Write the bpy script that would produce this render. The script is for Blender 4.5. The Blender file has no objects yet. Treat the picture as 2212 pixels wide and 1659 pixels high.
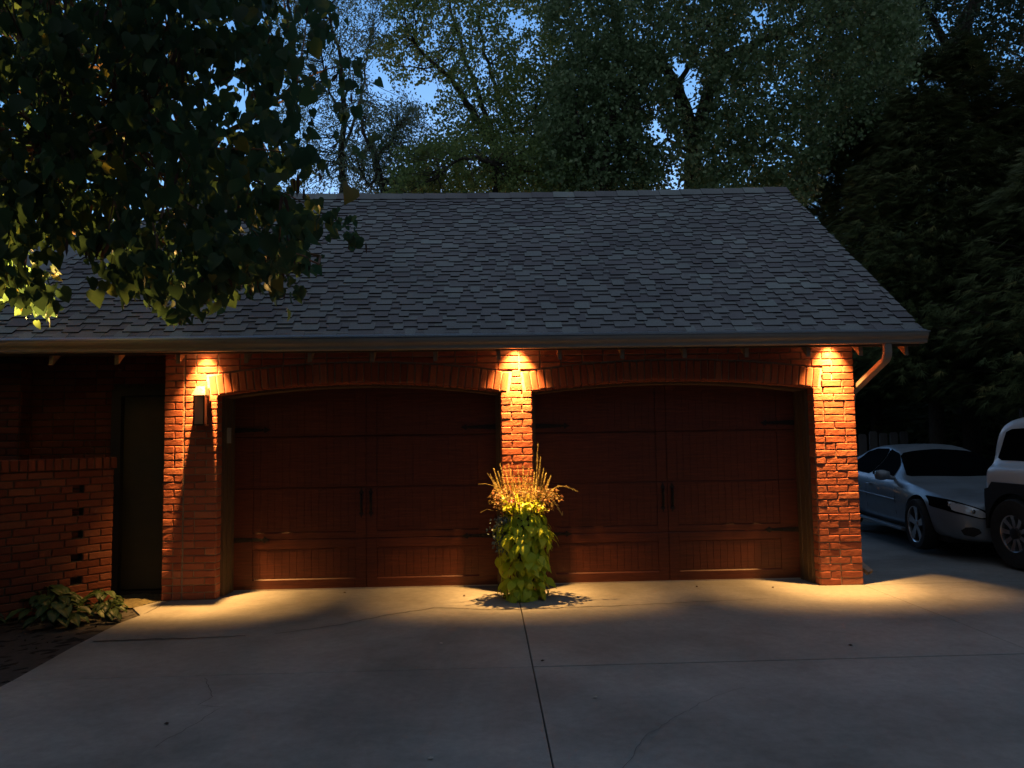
import bpy, bmesh, math, random
import numpy as np
from mathutils import Vector, Matrix
from mathutils.bvhtree import BVHTree
rng = np.random.default_rng(7)
random.seed(7)
R = math.radians
scene = bpy.context.scene
COL = scene.collection

# ------------------------------------------------------------------ camera model (fitted to the photograph, 2212x1659 reading)
CX, CD, CH, YAW, PITCH, ROLL, FPX = -0.0267, 7.5934, 1.5642, 0.036, 0.0707, -0.0153, 1604.8
_cy, _sy = math.cos(YAW), math.sin(YAW)
FW = np.array([_sy * math.cos(PITCH), _cy * math.cos(PITCH), math.sin(PITCH)])
_r = np.array([_cy, -_sy, 0.0]); _u = np.cross(_r, FW)
RT = _r * math.cos(ROLL) + _u * math.sin(ROLL)
UP = -_r * math.sin(ROLL) + _u * math.cos(ROLL)
CAM = np.array([CX, -CD, CH])
def ray(px, py):
    return FW + RT * (px - 1106) / FPX - UP * (py - 829.5) / FPX
def aty(px, py, Y):
    d = ray(px, py); return CAM + d * (Y - CAM[1]) / d[1]

# ------------------------------------------------------------------ object helpers
def tag(o, label=None, cat=None, group=None, kind=None):
    if label: o['label'] = label
    if cat: o['category'] = cat
    if group: o['group'] = group
    if kind: o['kind'] = kind
    return o
def link(o, parent=None):
    COL.objects.link(o)
    if parent is not None: o.parent = parent
    return o
def empty(name, loc=(0, 0, 0), parent=None):
    o = bpy.data.objects.new(name, None); o.location = loc; o.empty_display_size = .2
    return link(o, parent)

class MB:
    """collects polygons (any size) with a material slot and a tone, builds ONE mesh object"""
    def __init__(s): s.v = []; s.f = []; s.m = []; s.t = []
    def add(s, vs, fs, m=0, t=0.5):
        b = len(s.v); s.v.extend([tuple(map(float, p)) for p in vs])
        for f in fs:
            s.f.append(tuple(b + i for i in f)); s.m.append(m); s.t.append(t)
    def box(s, x0, x1, y0, y1, z0, z1, m=0, t=0.5):
        vs = [(x, y, z) for z in (z0, z1) for y in (y0, y1) for x in (x0, x1)]
        s.add(vs, [(0, 2, 3, 1), (4, 5, 7, 6), (0, 1, 5, 4), (2, 6, 7, 3), (0, 4, 6, 2), (1, 3, 7, 5)], m, t)
    def obox(s, c, ax, ay, az, hx, hy, hz, m=0, t=.5):
        c, ax, ay, az = map(np.array, (c, ax, ay, az))
        vs = [c + ax * x * hx + ay * y * hy + az * z * hz for z in (-1, 1) for y in (-1, 1) for x in (-1, 1)]
        s.add(vs, [(0, 2, 3, 1), (4, 5, 7, 6), (0, 1, 5, 4), (2, 6, 7, 3), (0, 4, 6, 2), (1, 3, 7, 5)], m, t)
    def prism(s, poly, axis, a0, a1, m=0, t=.5):
        """poly 2D extruded along axis ('x': poly=(y,z), 'y': poly=(x,z), 'z': poly=(x,y))"""
        def P(p, a):
            return {'x': (a, p[0], p[1]), 'y': (p[0], a, p[1]), 'z': (p[0], p[1], a)}[axis]
        n = len(poly); vs = [P(p, a0) for p in poly] + [P(p, a1) for p in poly]
        fs = [tuple(range(n)), tuple(range(2 * n - 1, n - 1, -1))] + [(i, i + n, (i + 1) % n + n, (i + 1) % n) for i in range(n)]
        s.add(vs, fs, m, t)
    def tube(s, pts, rad, n=8, m=0, t=.5, cap=True):
        pts = [np.array(p, float) for p in pts]
        if not hasattr(rad, '__len__'): rad = [rad] * len(pts)
        b = len(s.v); prev = None
        for i, p in enumerate(pts):
            d = pts[min(i + 1, len(pts) - 1)] - pts[max(i - 1, 0)]; d = d / (np.linalg.norm(d) + 1e-9)
            if prev is None:
                a = np.cross(d, (0, 0, 1) if abs(d[2]) < .9 else (1, 0, 0))
            else: a = prev - d * (prev @ d)
            a = a / (np.linalg.norm(a) + 1e-9); prev = a; c = np.cross(d, a)
            for k in range(n):
                w = 2 * math.pi * k / n
                s.v.append(tuple(p + (a * math.cos(w) + c * math.sin(w)) * rad[i]))
        for i in range(len(pts) - 1):
            for k in range(n):
                s.f.append((b + i * n + k, b + i * n + (k + 1) % n, b + (i + 1) * n + (k + 1) % n, b + (i + 1) * n + k)); s.m.append(m); s.t.append(t)
        if cap:
            s.f.append(tuple(b + k for k in range(n - 1, -1, -1))); s.m.append(m); s.t.append(t)
            e = b + (len(pts) - 1) * n
            s.f.append(tuple(e + k for k in range(n))); s.m.append(m); s.t.append(t)
    def lathe(s, c, prof, n=20, m=0, t=.5, axis='z'):
        """prof: list of (radius, height)"""
        b = len(s.v); c = np.array(c, float)
        for r_, h in prof:
            for k in range(n):
                w = 2 * math.pi * k / n; a, e = r_ * math.cos(w), r_ * math.sin(w)
                s.v.append(tuple(c + ({'z': (a, e, h), 'x': (h, a, e), 'y': (a, h, e)}[axis])))
        for i in range(len(prof) - 1):
            for k in range(n):
                s.f.append((b + i * n + k, b + i * n + (k + 1) % n, b + (i + 1) * n + (k + 1) % n, b + (i + 1) * n + k)); s.m.append(m); s.t.append(t)
    def build(s, name, mats, parent=None, smooth=False, sharp=None, bevel=0):
        me = bpy.data.meshes.new(name); me.from_pydata(s.v, [], s.f)
        mats = mats if isinstance(mats, (list, tuple)) else [mats]
        for m in mats: me.materials.append(m)
        me.polygons.foreach_set('material_index', s.m)
        at = me.attributes.new('tone', 'FLOAT', 'FACE'); at.data.foreach_set('value', s.t)
        me.update()
        bm = bmesh.new(); bm.from_mesh(me); bmesh.ops.recalc_face_normals(bm, faces=bm.faces); bm.to_mesh(me); bm.free()
        if smooth: me.polygons.foreach_set('use_smooth', [True] * len(me.polygons))
        o = bpy.data.objects.new(name, me); link(o, parent)
        if smooth and sharp:
            me.set_sharp_from_angle(angle=R(sharp))
        if bevel:
            b = o.modifiers.new('bevel', 'BEVEL'); b.width = bevel; b.segments = 2; b.limit_method = 'ANGLE'; b.angle_limit = R(40)
        return o

def inst_mesh(name, tv, tf, pos, rot, scl, mats, parent=None, tone=None, smooth=False):
    """many copies of one small leaf template merged in one mesh. pos (N,3) rot (N,3,3) scl (N,)"""
    tv = np.array(tv, float); tf = np.array(tf, int); N = len(pos); nv = len(tv); k = tf.shape[1]
    V = np.einsum('nij,vj->nvi', rot, tv) * np.asarray(scl)[:, None, None] + pos[:, None, :]
    F = (tf[None] + (np.arange(N) * nv)[:, None, None]).reshape(-1)
    me = bpy.data.meshes.new(name); me.vertices.add(N * nv); me.vertices.foreach_set('co', V.reshape(-1).astype(np.float32))
    nf = N * len(tf); me.loops.add(nf * k); me.loops.foreach_set('vertex_index', F.astype(np.int32))
    me.polygons.add(nf); me.polygons.foreach_set('loop_start', (np.arange(nf) * k).astype(np.int32))
    me.update(calc_edges=True); me.validate()
    for m in (mats if isinstance(mats, (list, tuple)) else [mats]): me.materials.append(m)
    t = rng.random(N) if tone is None else np.asarray(tone)
    at = me.attributes.new('tone', 'FLOAT', 'FACE'); at.data.foreach_set('value', np.repeat(t, len(tf)).astype(np.float32))
    if smooth: me.polygons.foreach_set('use_smooth', [True] * nf)
    o = bpy.data.objects.new(name, me); return link(o, parent)

def frames(yv, nrm):
    """rotation matrices: local y -> yv, local z ~ nrm"""
    y = yv / (np.linalg.norm(yv, axis=1, keepdims=True) + 1e-9)
    x = np.cross(y, nrm); x /= (np.linalg.norm(x, axis=1, keepdims=True) + 1e-9)
    z = np.cross(x, y)
    return np.stack([x, y, z], axis=2)

# ------------------------------------------------------------------ materials
def nd(nt, typ, **kw):
    n = nt.nodes.new(typ)
    for k, v in kw.items():
        if k in n.inputs: n.inputs[k].default_value = v
        else: setattr(n, k, v)
    return n
def newmat(name, base=(.5, .5, .5), rough=.6, metal=0, spec=.5):
    m = bpy.data.materials.new(name); m.use_nodes = True; nt = m.node_tree
    b = nt.nodes['Principled BSDF']; b.inputs['Base Color'].default_value = (*base, 1)
    b.inputs['Roughness'].default_value = rough; b.inputs['Metallic'].default_value = metal
    b.inputs['Specular IOR Level'].default_value = spec
    return m, nt, b
def ramp(nt, stops):
    r = nt.nodes.new('ShaderNodeValToRGB'); e = r.color_ramp.elements
    while len(e) < len(stops): e.new(.5)
    for el, (p, c) in zip(e, stops): el.position = p; el.color = (*c, 1)
    return r
def noise_mat(name, stops, scale=8, rough=.8, detail=6, bump=0, bscale=40, metal=0, spec=.5, stretch=None, tone=0, bdist=.01, rvar=0):
    m, nt, b = newmat(name, rough=rough, metal=metal, spec=spec)
    tc = nd(nt, 'ShaderNodeTexCoord'); mp = nd(nt, 'ShaderNodeMapping'); nt.links.new(tc.outputs['Object'], mp.inputs['Vector'])
    if stretch: mp.inputs['Scale'].default_value = stretch
    n = nd(nt, 'ShaderNodeTexNoise', Scale=scale, Detail=detail, Roughness=.6); nt.links.new(mp.outputs[0], n.inputs['Vector'])
    fac = n.outputs['Fac']
    if tone:
        a = nd(nt, 'ShaderNodeAttribute', attribute_name='tone')
        mx = nd(nt, 'ShaderNodeMix', data_type='FLOAT'); mx.inputs[0].default_value = tone
        nt.links.new(fac, mx.inputs[2]); nt.links.new(a.outputs['Fac'], mx.inputs[3]); fac = mx.outputs[0]
    r = ramp(nt, stops); nt.links.new(fac, r.inputs['Fac']); nt.links.new(r.outputs['Color'], b.inputs['Base Color'])
    if bump:
        n2 = nd(nt, 'ShaderNodeTexNoise', Scale=bscale, Detail=5); nt.links.new(mp.outputs[0], n2.inputs['Vector'])
        bp = nd(nt, 'ShaderNodeBump', Strength=bump, Distance=bdist); nt.links.new(n2.outputs['Fac'], bp.inputs['Height']); nt.links.new(bp.outputs['Normal'], b.inputs['Normal'])
    return m
def leaf_mat(name, stops, rough=.55, trans=.35, tcol=None, spec=.4):
    m, nt, b = newmat(name, rough=rough, spec=spec)
    a = nd(nt, 'ShaderNodeAttribute', attribute_name='tone')
    r = ramp(nt, stops); nt.links.new(a.outputs['Fac'], r.inputs['Fac']); nt.links.new(r.outputs['Color'], b.inputs['Base Color'])
    tr = nd(nt, 'ShaderNodeBsdfTranslucent'); g = nd(nt, 'ShaderNodeGamma'); g.inputs['Gamma'].default_value = .85
    nt.links.new(r.outputs['Color'], g.inputs['Color']); nt.links.new(g.outputs['Color'], tr.inputs['Color'])
    mx = nd(nt, 'ShaderNodeMixShader'); mx.inputs[0].default_value = trans
    nt.links.new(b.outputs[0], mx.inputs[1]); nt.links.new(tr.outputs[0], mx.inputs[2])
    nt.links.new(mx.outputs[0], nt.nodes['Material Output'].inputs['Surface'])
    return m

M = {}
def brick_mat():
    m, nt, b = newmat('brick', rough=.88, spec=.25)
    a = nd(nt, 'ShaderNodeAttribute', attribute_name='tone')
    r = ramp(nt, [(0, (0.1455, 0.054, 0.0364)), (0.25, (0.2619, 0.072, 0.039)), (0.55, (0.3492, 0.102, 0.0546)), (0.8, (0.4074, 0.144, 0.078)), (1, (0.4462, 0.228, 0.143))])
    tc = nd(nt, 'ShaderNodeTexCoord')
    n = nd(nt, 'ShaderNodeTexNoise', Scale=26, Detail=6, Roughness=.65); nt.links.new(tc.outputs['Object'], n.inputs['Vector'])
    mx = nd(nt, 'ShaderNodeMix', data_type='FLOAT'); mx.inputs[0].default_value = .35
    nt.links.new(a.outputs['Fac'], mx.inputs[2]); nt.links.new(n.outputs['Fac'], mx.inputs[3]); nt.links.new(mx.outputs[0], r.inputs['Fac'])
    # pale efflorescence / old mortar smears
    n3 = nd(nt, 'ShaderNodeTexNoise', Scale=7, Detail=8, Roughness=.7); nt.links.new(tc.outputs['Object'], n3.inputs['Vector'])
    r3 = ramp(nt, [(.62, (0, 0, 0)), (.74, (.45, .45, .45))]); nt.links.new(n3.outputs['Fac'], r3.inputs['Fac'])
    mc = nd(nt, 'ShaderNodeMix', data_type='RGBA'); nt.links.new(r3.outputs['Color'], mc.inputs[0]); nt.links.new(r.outputs['Color'], mc.inputs[6]); mc.inputs[7].default_value = (.42, .3, .22, 1)
    nt.links.new(mc.outputs[2], b.inputs['Base Color'])
    n2 = nd(nt, 'ShaderNodeTexNoise', Scale=70, Detail=6, Roughness=.7); nt.links.new(tc.outputs['Object'], n2.inputs['Vector'])
    bp = nd(nt, 'ShaderNodeBump', Strength=1.0, Distance=.0045); nt.links.new(n2.outputs['Fac'], bp.inputs['Height']); nt.links.new(bp.outputs['Normal'], b.inputs['Normal'])
    return m
M['brick'] = brick_mat()
M['mortar'] = noise_mat('mortar', [(.3, (.2, .155, .115)), (.7, (.34, .28, .21))], 30, .95, bump=.8, bscale=90, bdist=.004, spec=.2)
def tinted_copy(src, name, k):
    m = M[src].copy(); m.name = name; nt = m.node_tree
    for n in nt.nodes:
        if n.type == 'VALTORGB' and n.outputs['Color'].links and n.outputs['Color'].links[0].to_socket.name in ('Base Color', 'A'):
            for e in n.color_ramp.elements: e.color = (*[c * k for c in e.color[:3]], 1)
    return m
M['shaded_brick'] = tinted_copy('brick', 'shade_darkened_brick', .5)  # shade on the garden and entry walls put into the brick colour
M['shaded_mortar'] = tinted_copy('mortar', 'dirty_shaded_mortar', .3)  # mortar taken down too, part dirt and part shade set in the colour
def concrete_mat():
    m, nt, b = newmat('concrete', rough=.78, spec=.35)
    tc = nd(nt, 'ShaderNodeTexCoord')
    n1 = nd(nt, 'ShaderNodeTexNoise', Scale=.9, Detail=9, Roughness=.62); n2 = nd(nt, 'ShaderNodeTexNoise', Scale=14, Detail=8, Roughness=.75); n3 = nd(nt, 'ShaderNodeTexNoise', Scale=3.1, Detail=10, Roughness=.8)
    for n in (n1, n2, n3): nt.links.new(tc.outputs['Object'], n.inputs['Vector'])
    r1 = ramp(nt, [(0.3, (0.2337, 0.2312, 0.219)), (0.5, (0.2898, 0.2903, 0.2764)), (0.72, (0.3459, 0.3444, 0.3286))]); nt.links.new(n1.outputs['Fac'], r1.inputs['Fac'])
    r2 = ramp(nt, [(.3, (.82, .82, .82)), (.7, (1.1, 1.1, 1.1))]); nt.links.new(n2.outputs['Fac'], r2.inputs['Fac'])
    mu = nd(nt, 'ShaderNodeMix', data_type='RGBA', blend_type='MULTIPLY'); mu.inputs[0].default_value = 1
    nt.links.new(r1.outputs['Color'], mu.inputs[6]); nt.links.new(r2.outputs['Color'], mu.inputs[7])
    r3 = ramp(nt, [(.64, (0, 0, 0)), (.72, (.5, .5, .5))]); nt.links.new(n3.outputs['Fac'], r3.inputs['Fac'])
    mc = nd(nt, 'ShaderNodeMix', data_type='RGBA'); nt.links.new(r3.outputs['Color'], mc.inputs[0]); nt.links.new(mu.outputs[2], mc.inputs[6]); mc.inputs[7].default_value = (.34, .335, .31, 1)
    # darker stains with soft blotchy outlines
    n5 = nd(nt, 'ShaderNodeTexNoise', Scale=.45, Detail=5, Roughness=.5); nt.links.new(tc.outputs['Object'], n5.inputs['Vector'])
    r5 = ramp(nt, [(.38, (.78, .77, .75)), (.55, (1, 1, 1))]); nt.links.new(n5.outputs['Fac'], r5.inputs['Fac'])
    m5 = nd(nt, 'ShaderNodeMix', data_type='RGBA', blend_type='MULTIPLY'); m5.inputs[0].default_value = 1
    nt.links.new(mc.outputs[2], m5.inputs[6]); nt.links.new(r5.outputs['Color'], m5.inputs[7]); nt.links.new(m5.outputs[2], b.inputs['Base Color'])
    n4 = nd(nt, 'ShaderNodeTexNoise', Scale=160, Detail=5, Roughness=.7); nt.links.new(tc.outputs['Object'], n4.inputs['Vector'])
    bp = nd(nt, 'ShaderNodeBump', Strength=.55, Distance=.003); nt.links.new(n4.outputs['Fac'], bp.inputs['Height'])
    bp2 = nd(nt, 'ShaderNodeBump', Strength=.35, Distance=.02); nt.links.new(n3.outputs['Fac'], bp2.inputs['Height']); nt.links.new(bp.outputs['Normal'], bp2.inputs['Normal'])
    nt.links.new(bp2.outputs['Normal'], b.inputs['Normal'])
    return m
M['concrete'] = concrete_mat()
M['crack'] = noise_mat('crack_fill', [(.3, (.02, .018, .015)), (.7, (.05, .045, .04))], 20)
M['soil'] = noise_mat('soil', [(0.3, (0.0054, 0.004, 0.0032)), (0.7, (0.0225, 0.0162, 0.0108))], 30, .95, bump=1, bscale=60, bdist=.02)
M['moss'] = noise_mat('mossy_soil', [(.3, (.06, .05, .025)), (.6, (.13, .11, .05)), (.8, (.2, .17, .09))], 25, .95, bump=1, bscale=80, bdist=.015)
M['grass_ground'] = noise_mat('rough_ground', [(.3, (.02, .025, .012)), (.7, (.05, .05, .03))], 3, .95, bump=1, bscale=20, bdist=.03)
def shingle_mat():
    m, nt, b = newmat('asphalt_shingle', rough=.95, spec=.2)
    a = nd(nt, 'ShaderNodeAttribute', attribute_name='tone')
    r = ramp(nt, [(0, (0.1485, 0.1493, 0.162)), (0.3, (0.2025, 0.202, 0.216)), (0.5, (0.2363, 0.2531, 0.2592)), (0.75, (0.2835, 0.3242, 0.3213)), (1, (0.351, 0.4195, 0.405))])
    tc = nd(nt, 'ShaderNodeTexCoord'); n = nd(nt, 'ShaderNodeTexNoise', Scale=120, Detail=3); nt.links.new(tc.outputs['Object'], n.inputs['Vector'])
    n2 = nd(nt, 'ShaderNodeTexNoise', Scale=1.1, Detail=4); nt.links.new(tc.outputs['Object'], n2.inputs['Vector'])
    r2 = ramp(nt, [(.25, (.7, .7, .7)), (.8, (1.3, 1.3, 1.3))]); nt.links.new(n.outputs['Fac'], r2.inputs['Fac'])
    r3 = ramp(nt, [(.3, (.8, .8, .82)), (.7, (1.12, 1.1, 1.1))]); nt.links.new(n2.outputs['Fac'], r3.inputs['Fac'])
    mu = nd(nt, 'ShaderNodeMix', data_type='RGBA', blend_type='MULTIPLY'); mu.inputs[0].default_value = 1
    m2 = nd(nt, 'ShaderNodeMix', data_type='RGBA', blend_type='MULTIPLY'); m2.inputs[0].default_value = 1
    nt.links.new(a.outputs['Fac'], r.inputs['Fac']); nt.links.new(r.outputs['Color'], mu.inputs[6]); nt.links.new(r2.outputs['Color'], mu.inputs[7])
    nt.links.new(mu.outputs[2], m2.inputs[6]); nt.links.new(r3.outputs['Color'], m2.inputs[7]); nt.links.new(m2.outputs[2], b.inputs['Base Color'])
    bp = nd(nt, 'ShaderNodeBump', Strength=.8, Distance=.003); nt.links.new(n.outputs['Fac'], bp.inputs['Height']); nt.links.new(bp.outputs['Normal'], b.inputs['Normal'])
    return m
M['shingle'] = shingle_mat()
M['shingle_edge'] = newmat('shingle_cut_edge', (.012, .012, .014), .95)[0]
def wood_mat(name, stops, rough=.5, spec=.5):
    m, nt, b = newmat(name, rough=rough, spec=spec)
    tc = nd(nt, 'ShaderNodeTexCoord'); mp = nd(nt, 'ShaderNodeMapping'); mp.inputs['Scale'].default_value = (1.6, 6, 26); nt.links.new(tc.outputs['Object'], mp.inputs['Vector'])
    n = nd(nt, 'ShaderNodeTexNoise', Scale=2.2, Detail=8, Roughness=.65, Distortion=.8); nt.links.new(mp.outputs[0], n.inputs['Vector'])
    r = ramp(nt, stops); nt.links.new(n.outputs['Fac'], r.inputs['Fac']); nt.links.new(r.outputs['Color'], b.inputs['Base Color'])
    bp = nd(nt, 'ShaderNodeBump', Strength=.5, Distance=.003); nt.links.new(n.outputs['Fac'], bp.inputs['Height']); nt.links.new(bp.outputs['Normal'], b.inputs['Normal'])
    return m
M['door_wood'] = wood_mat('stained_door_wood', [(.25, (.05, .012, .006)), (.5, (.10, .024, .011)), (.75, (.155, .040, .018))], .48, .4)
M['trim_wood'] = noise_mat('brown_trim_paint', [(.3, (.085, .055, .03)), (.7, (.13, .085, .045))], 6, .55, stretch=(12, 12, 1), bump=.3)
M['rafter_wood'] = noise_mat('painted_rafter', [(.3, (.2, .15, .10)), (.7, (.28, .21, .14))], 6, .7, stretch=(10, 1, 10), bump=.3)
M['gutter'] = noise_mat('brown_gutter_metal', [(.3, (.2, .175, .15)), (.7, (.25, .22, .19))], 3, .42, spec=.5, bump=.08)
M['mesh_guard'] = newmat('gutter_guard_metal', (.42, .43, .45), .35, .7)[0]
M['iron'] = noise_mat('black_iron', [(.3, (.008, .007, .007)), (.7, (.02, .017, .016))], 20, .5, metal=.3, bump=.2)
M['olive'] = noise_mat('olive_door_paint', [(.3, (.05, .048, .026)), (.7, (.065, .062, .034))], 5, .6, bump=.15)
M['olive_dark'] = newmat('dark_frame_paint', (.03, .025, .018), .6)[0]
M['weather_strip'] = newmat('pale_weather_strip', (.42, .38, .33), .6)[0]
M['black'] = newmat('black_rubber', (.012, .012, .013), .75)[0]
M['lamp_metal'] = noise_mat('aged_bronze_lantern', [(.3, (.04, .03, .018)), (.7, (.065, .048, .03))], 14, .5, metal=.25, bump=.3)
M['lamp_glass'] = newmat('seeded_lantern_glass', (.5, .4, .3), .15)[0]
M['plastic'] = newmat('beige_plastic', (.35, .32, .24), .5)[0]
def glow(name, col, st):
    m, nt, b = newmat(name, (.8, .8, .8)); b.inputs['Emission Color'].default_value = (*col, 1); b.inputs['Emission Strength'].default_value = st
    return m
AMBER = (1.0, .495, .135)
M['bulb'] = glow('lit_bulb', (1, .6, .25), 30)
M['bark'] = noise_mat('grey_brown_bark', [(.3, (.03, .024, .018)), (.7, (.10, .082, .062))], 10, .95, stretch=(6, 6, 1), bump=1, bscale=14, bdist=.03)
M['bark_red'] = noise_mat('redbud_bark', [(.3, (.10, .055, .03)), (.7, (.24, .14, .08))], 16, .95, stretch=(3, 3, 1), bump=1, bscale=18, bdist=.02)
M['pod'] = leaf_mat('dry_seed_pod', [(0, (.03, .015, .01)), (1, (.09, .04, .022))], .7, .1)
M['leaf_redbud'] = leaf_mat('redbud_leaf', [(0, (0.0286, 0.065, 0.0281)), (0.6, (0.0442, 0.091, 0.0351)), (0.86, (0.078, 0.117, 0.0257)), (1, (0.182, 0.156, 0.0234))], .5, .55, spec=.3)
M['leaf_vine'] = leaf_mat('chartreuse_vine_leaf', [(0, (0.3132, 0.4563, 0.027)), (0.6, (0.5285, 0.6669, 0.0405)), (1, (0.7439, 0.8073, 0.0675))], .45, .3)
M['leaf_hosta'] = leaf_mat('hosta_leaf', [(0, (.03, .06, .02)), (.6, (.05, .09, .028)), (1, (.10, .15, .055))], .45, .25)
M['spike'] = leaf_mat('dry_flower_spike', [(0, (0.33, 0.2268, 0.078)), (0.6, (0.5544, 0.4536, 0.156)), (1, (0.726, 0.6804, 0.2808))], .7, .25)
M['coleus'] = leaf_mat('coleus_leaf', [(0, (.13, .07, .02)), (.5, (.22, .17, .04)), (1, (.30, .10, .05))], .6, .3)
M['silver_leaf'] = leaf_mat('silver_trailing_leaf', [(0, (.08, .13, .12)), (1, (.24, .32, .32))], .6, .2)
M['petal'] = newmat('red_petal', (.55, .04, .05), .5)[0]
M['pot'] = noise_mat('dark_pot_glaze', [(.3, (.02, .016, .013)), (.7, (.045, .035, .028))], 8, .5)
M['leaf_locust'] = leaf_mat('locust_leaflet', [(0, (0.105, 0.165, 0.105)), (1, (0.21, 0.285, 0.165))], .6, .35)
M['leaf_maple'] = leaf_mat('maple_leaf', [(0, (0.1305, 0.203, 0.0653)), (0.7, (0.2175, 0.319, 0.0943)), (1, (0.319, 0.406, 0.1305))], .55, .35)
M['leaf_cotton'] = leaf_mat('cottonwood_leaf', [(0, (0.0917, 0.1524, 0.0591)), (0.7, (0.1528, 0.2395, 0.0986)), (1, (0.2902, 0.3775, 0.1873))], .45, .3)
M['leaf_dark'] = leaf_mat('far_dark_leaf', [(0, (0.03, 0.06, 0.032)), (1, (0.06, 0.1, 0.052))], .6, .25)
M['cedar'] = leaf_mat('cedar_spray', [(0, (0.0408, 0.068, 0.019)), (0.7, (0.1088, 0.136, 0.0435)), (1, (0.2312, 0.204, 0.0612))], .7, .15)
M['fence_wood'] = noise_mat('weathered_fence_wood', [(.3, (.10, .095, .09)), (.7, (.19, .18, .17))], 5, .9, stretch=(14, 14, 1), bump=.5, tone=.4)
M['siding'] = noise_mat('dull_siding', [(.3, (.10, .09, .08)), (.7, (.13, .12, .105))], 3, .8)
def paint(name, col, metal=.35, rough=.3):
    m, nt, b = newmat(name, col, rough, metal); b.inputs['Coat Weight'].default_value = .3; b.inputs['Coat Roughness'].default_value = .06
    tc = nd(nt, 'ShaderNodeTexCoord'); n = nd(nt, 'ShaderNodeTexNoise', Scale=3, Detail=8); nt.links.new(tc.outputs['Object'], n.inputs['Vector'])
    r = ramp(nt, [(.3, (rough * .8,) * 3), (.8, (rough * 1.5,) * 3)]); nt.links.new(n.outputs['Fac'], r.inputs['Fac']); nt.links.new(r.outputs['Color'], b.inputs['Roughness'])
    return m
M['silver'] = paint('silver_car_paint', (.22, .26, .30), .35, .42)
M['white'] = paint('white_car_paint', (.55, .58, .62), 0, .3)
M['car_glass'] = newmat('dark_car_glass', (.003, .004, .005), .1, 0, .3)[0]; M['car_glass'].node_tree.nodes['Principled BSDF'].inputs['IOR'].default_value = 1.12
M['side_glass'] = newmat('tinted_side_glass', (.008, .011, .015), .3, 0, 0)[0]
M['clad'] = newmat('black_plastic_cladding', (.006, .006, .007), .6)[0]
M['rim'] = newmat('alloy_rim', (.5, .52, .55), .25, .85)[0]
M['tyre'] = noise_mat('tyre_rubber', [(.3, (.012, .012, .012)), (.7, (.022, .022, .022))], 20, .85)
M['lamp_lens'] = newmat('headlamp_lens', (.62, .66, .70), .15, .3)[0]
M['chrome'] = newmat('chrome', (.6, .6, .62), .12, 1)[0]

# ------------------------------------------------------------------ world and lights
w = bpy.data.worlds.new('World'); scene.world = w; w.use_nodes = True; nt = w.node_tree
bg = nt.nodes['Background']; sky = nt.nodes.new('ShaderNodeTexSky'); sky.sky_type = 'NISHITA'; sky.sun_disc = False
sky.sun_elevation = R(2); sky.sun_rotation = R(0); sky.altitude = 300; sky.air_density = 1.0; sky.dust_density = .3; sky.ozone_density = 4
# clear blue dusk ahead, a duller thin overcast overhead and behind
_tc = nt.nodes.new('ShaderNodeTexCoord'); _sx = nt.nodes.new('ShaderNodeSeparateXYZ'); _mr = nt.nodes.new('ShaderNodeMapRange'); _mr.interpolation_type = 'SMOOTHSTEP'
nt.links.new(_tc.outputs['Generated'], _sx.inputs[0]); nt.links.new(_sx.outputs['Y'], _mr.inputs['Value'])
_mr.inputs['From Min'].default_value = .25; _mr.inputs['From Max'].default_value = .7
_mc = nt.nodes.new('ShaderNodeMix'); _mc.data_type = 'RGBA'; _mc.inputs[6].default_value = (.30, .36, .455, 1)
nt.links.new(_mr.outputs[0], _mc.inputs[0]); _mm = nt.nodes.new('ShaderNodeMix'); _mm.data_type = 'RGBA'; _mm.blend_type = 'MULTIPLY'; _mm.inputs[0].default_value = 1; _mm.inputs[7].default_value = (1.75, 1.42, 1.22, 1)
nt.links.new(sky.outputs[0], _mm.inputs[6]); nt.links.new(_mm.outputs[2], _mc.inputs[7]); nt.links.new(_mc.outputs[2], bg.inputs['Color']); bg.inputs['Strength'].default_value = .15
scene.view_settings.view_transform = 'Standard'; scene.view_settings.look = 'None'; scene.view_settings.gamma = 1
scene.view_settings.exposure = 2.0
scene.cycles.use_denoising = True
scene.cycles.max_bounces = 8; scene.cycles.diffuse_bounces = 4; scene.cycles.transparent_max_bounces = 8
scene.cycles.sample_clamp_indirect = 4

cam = bpy.data.cameras.new('camera'); cam.sensor_fit = 'HORIZONTAL'; cam.sensor_width = 36; cam.lens = FPX / 2212 * 36; cam.clip_end = 500; cam.clip_start = .05
co = bpy.data.objects.new('camera', cam); COL.objects.link(co)
Mx = Matrix.Identity(4)
for i in range(3):
    Mx[i][0] = RT[i]; Mx[i][1] = UP[i]; Mx[i][2] = -FW[i]; Mx[i][3] = CAM[i]
co.matrix_world = Mx; scene.camera = co

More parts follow.
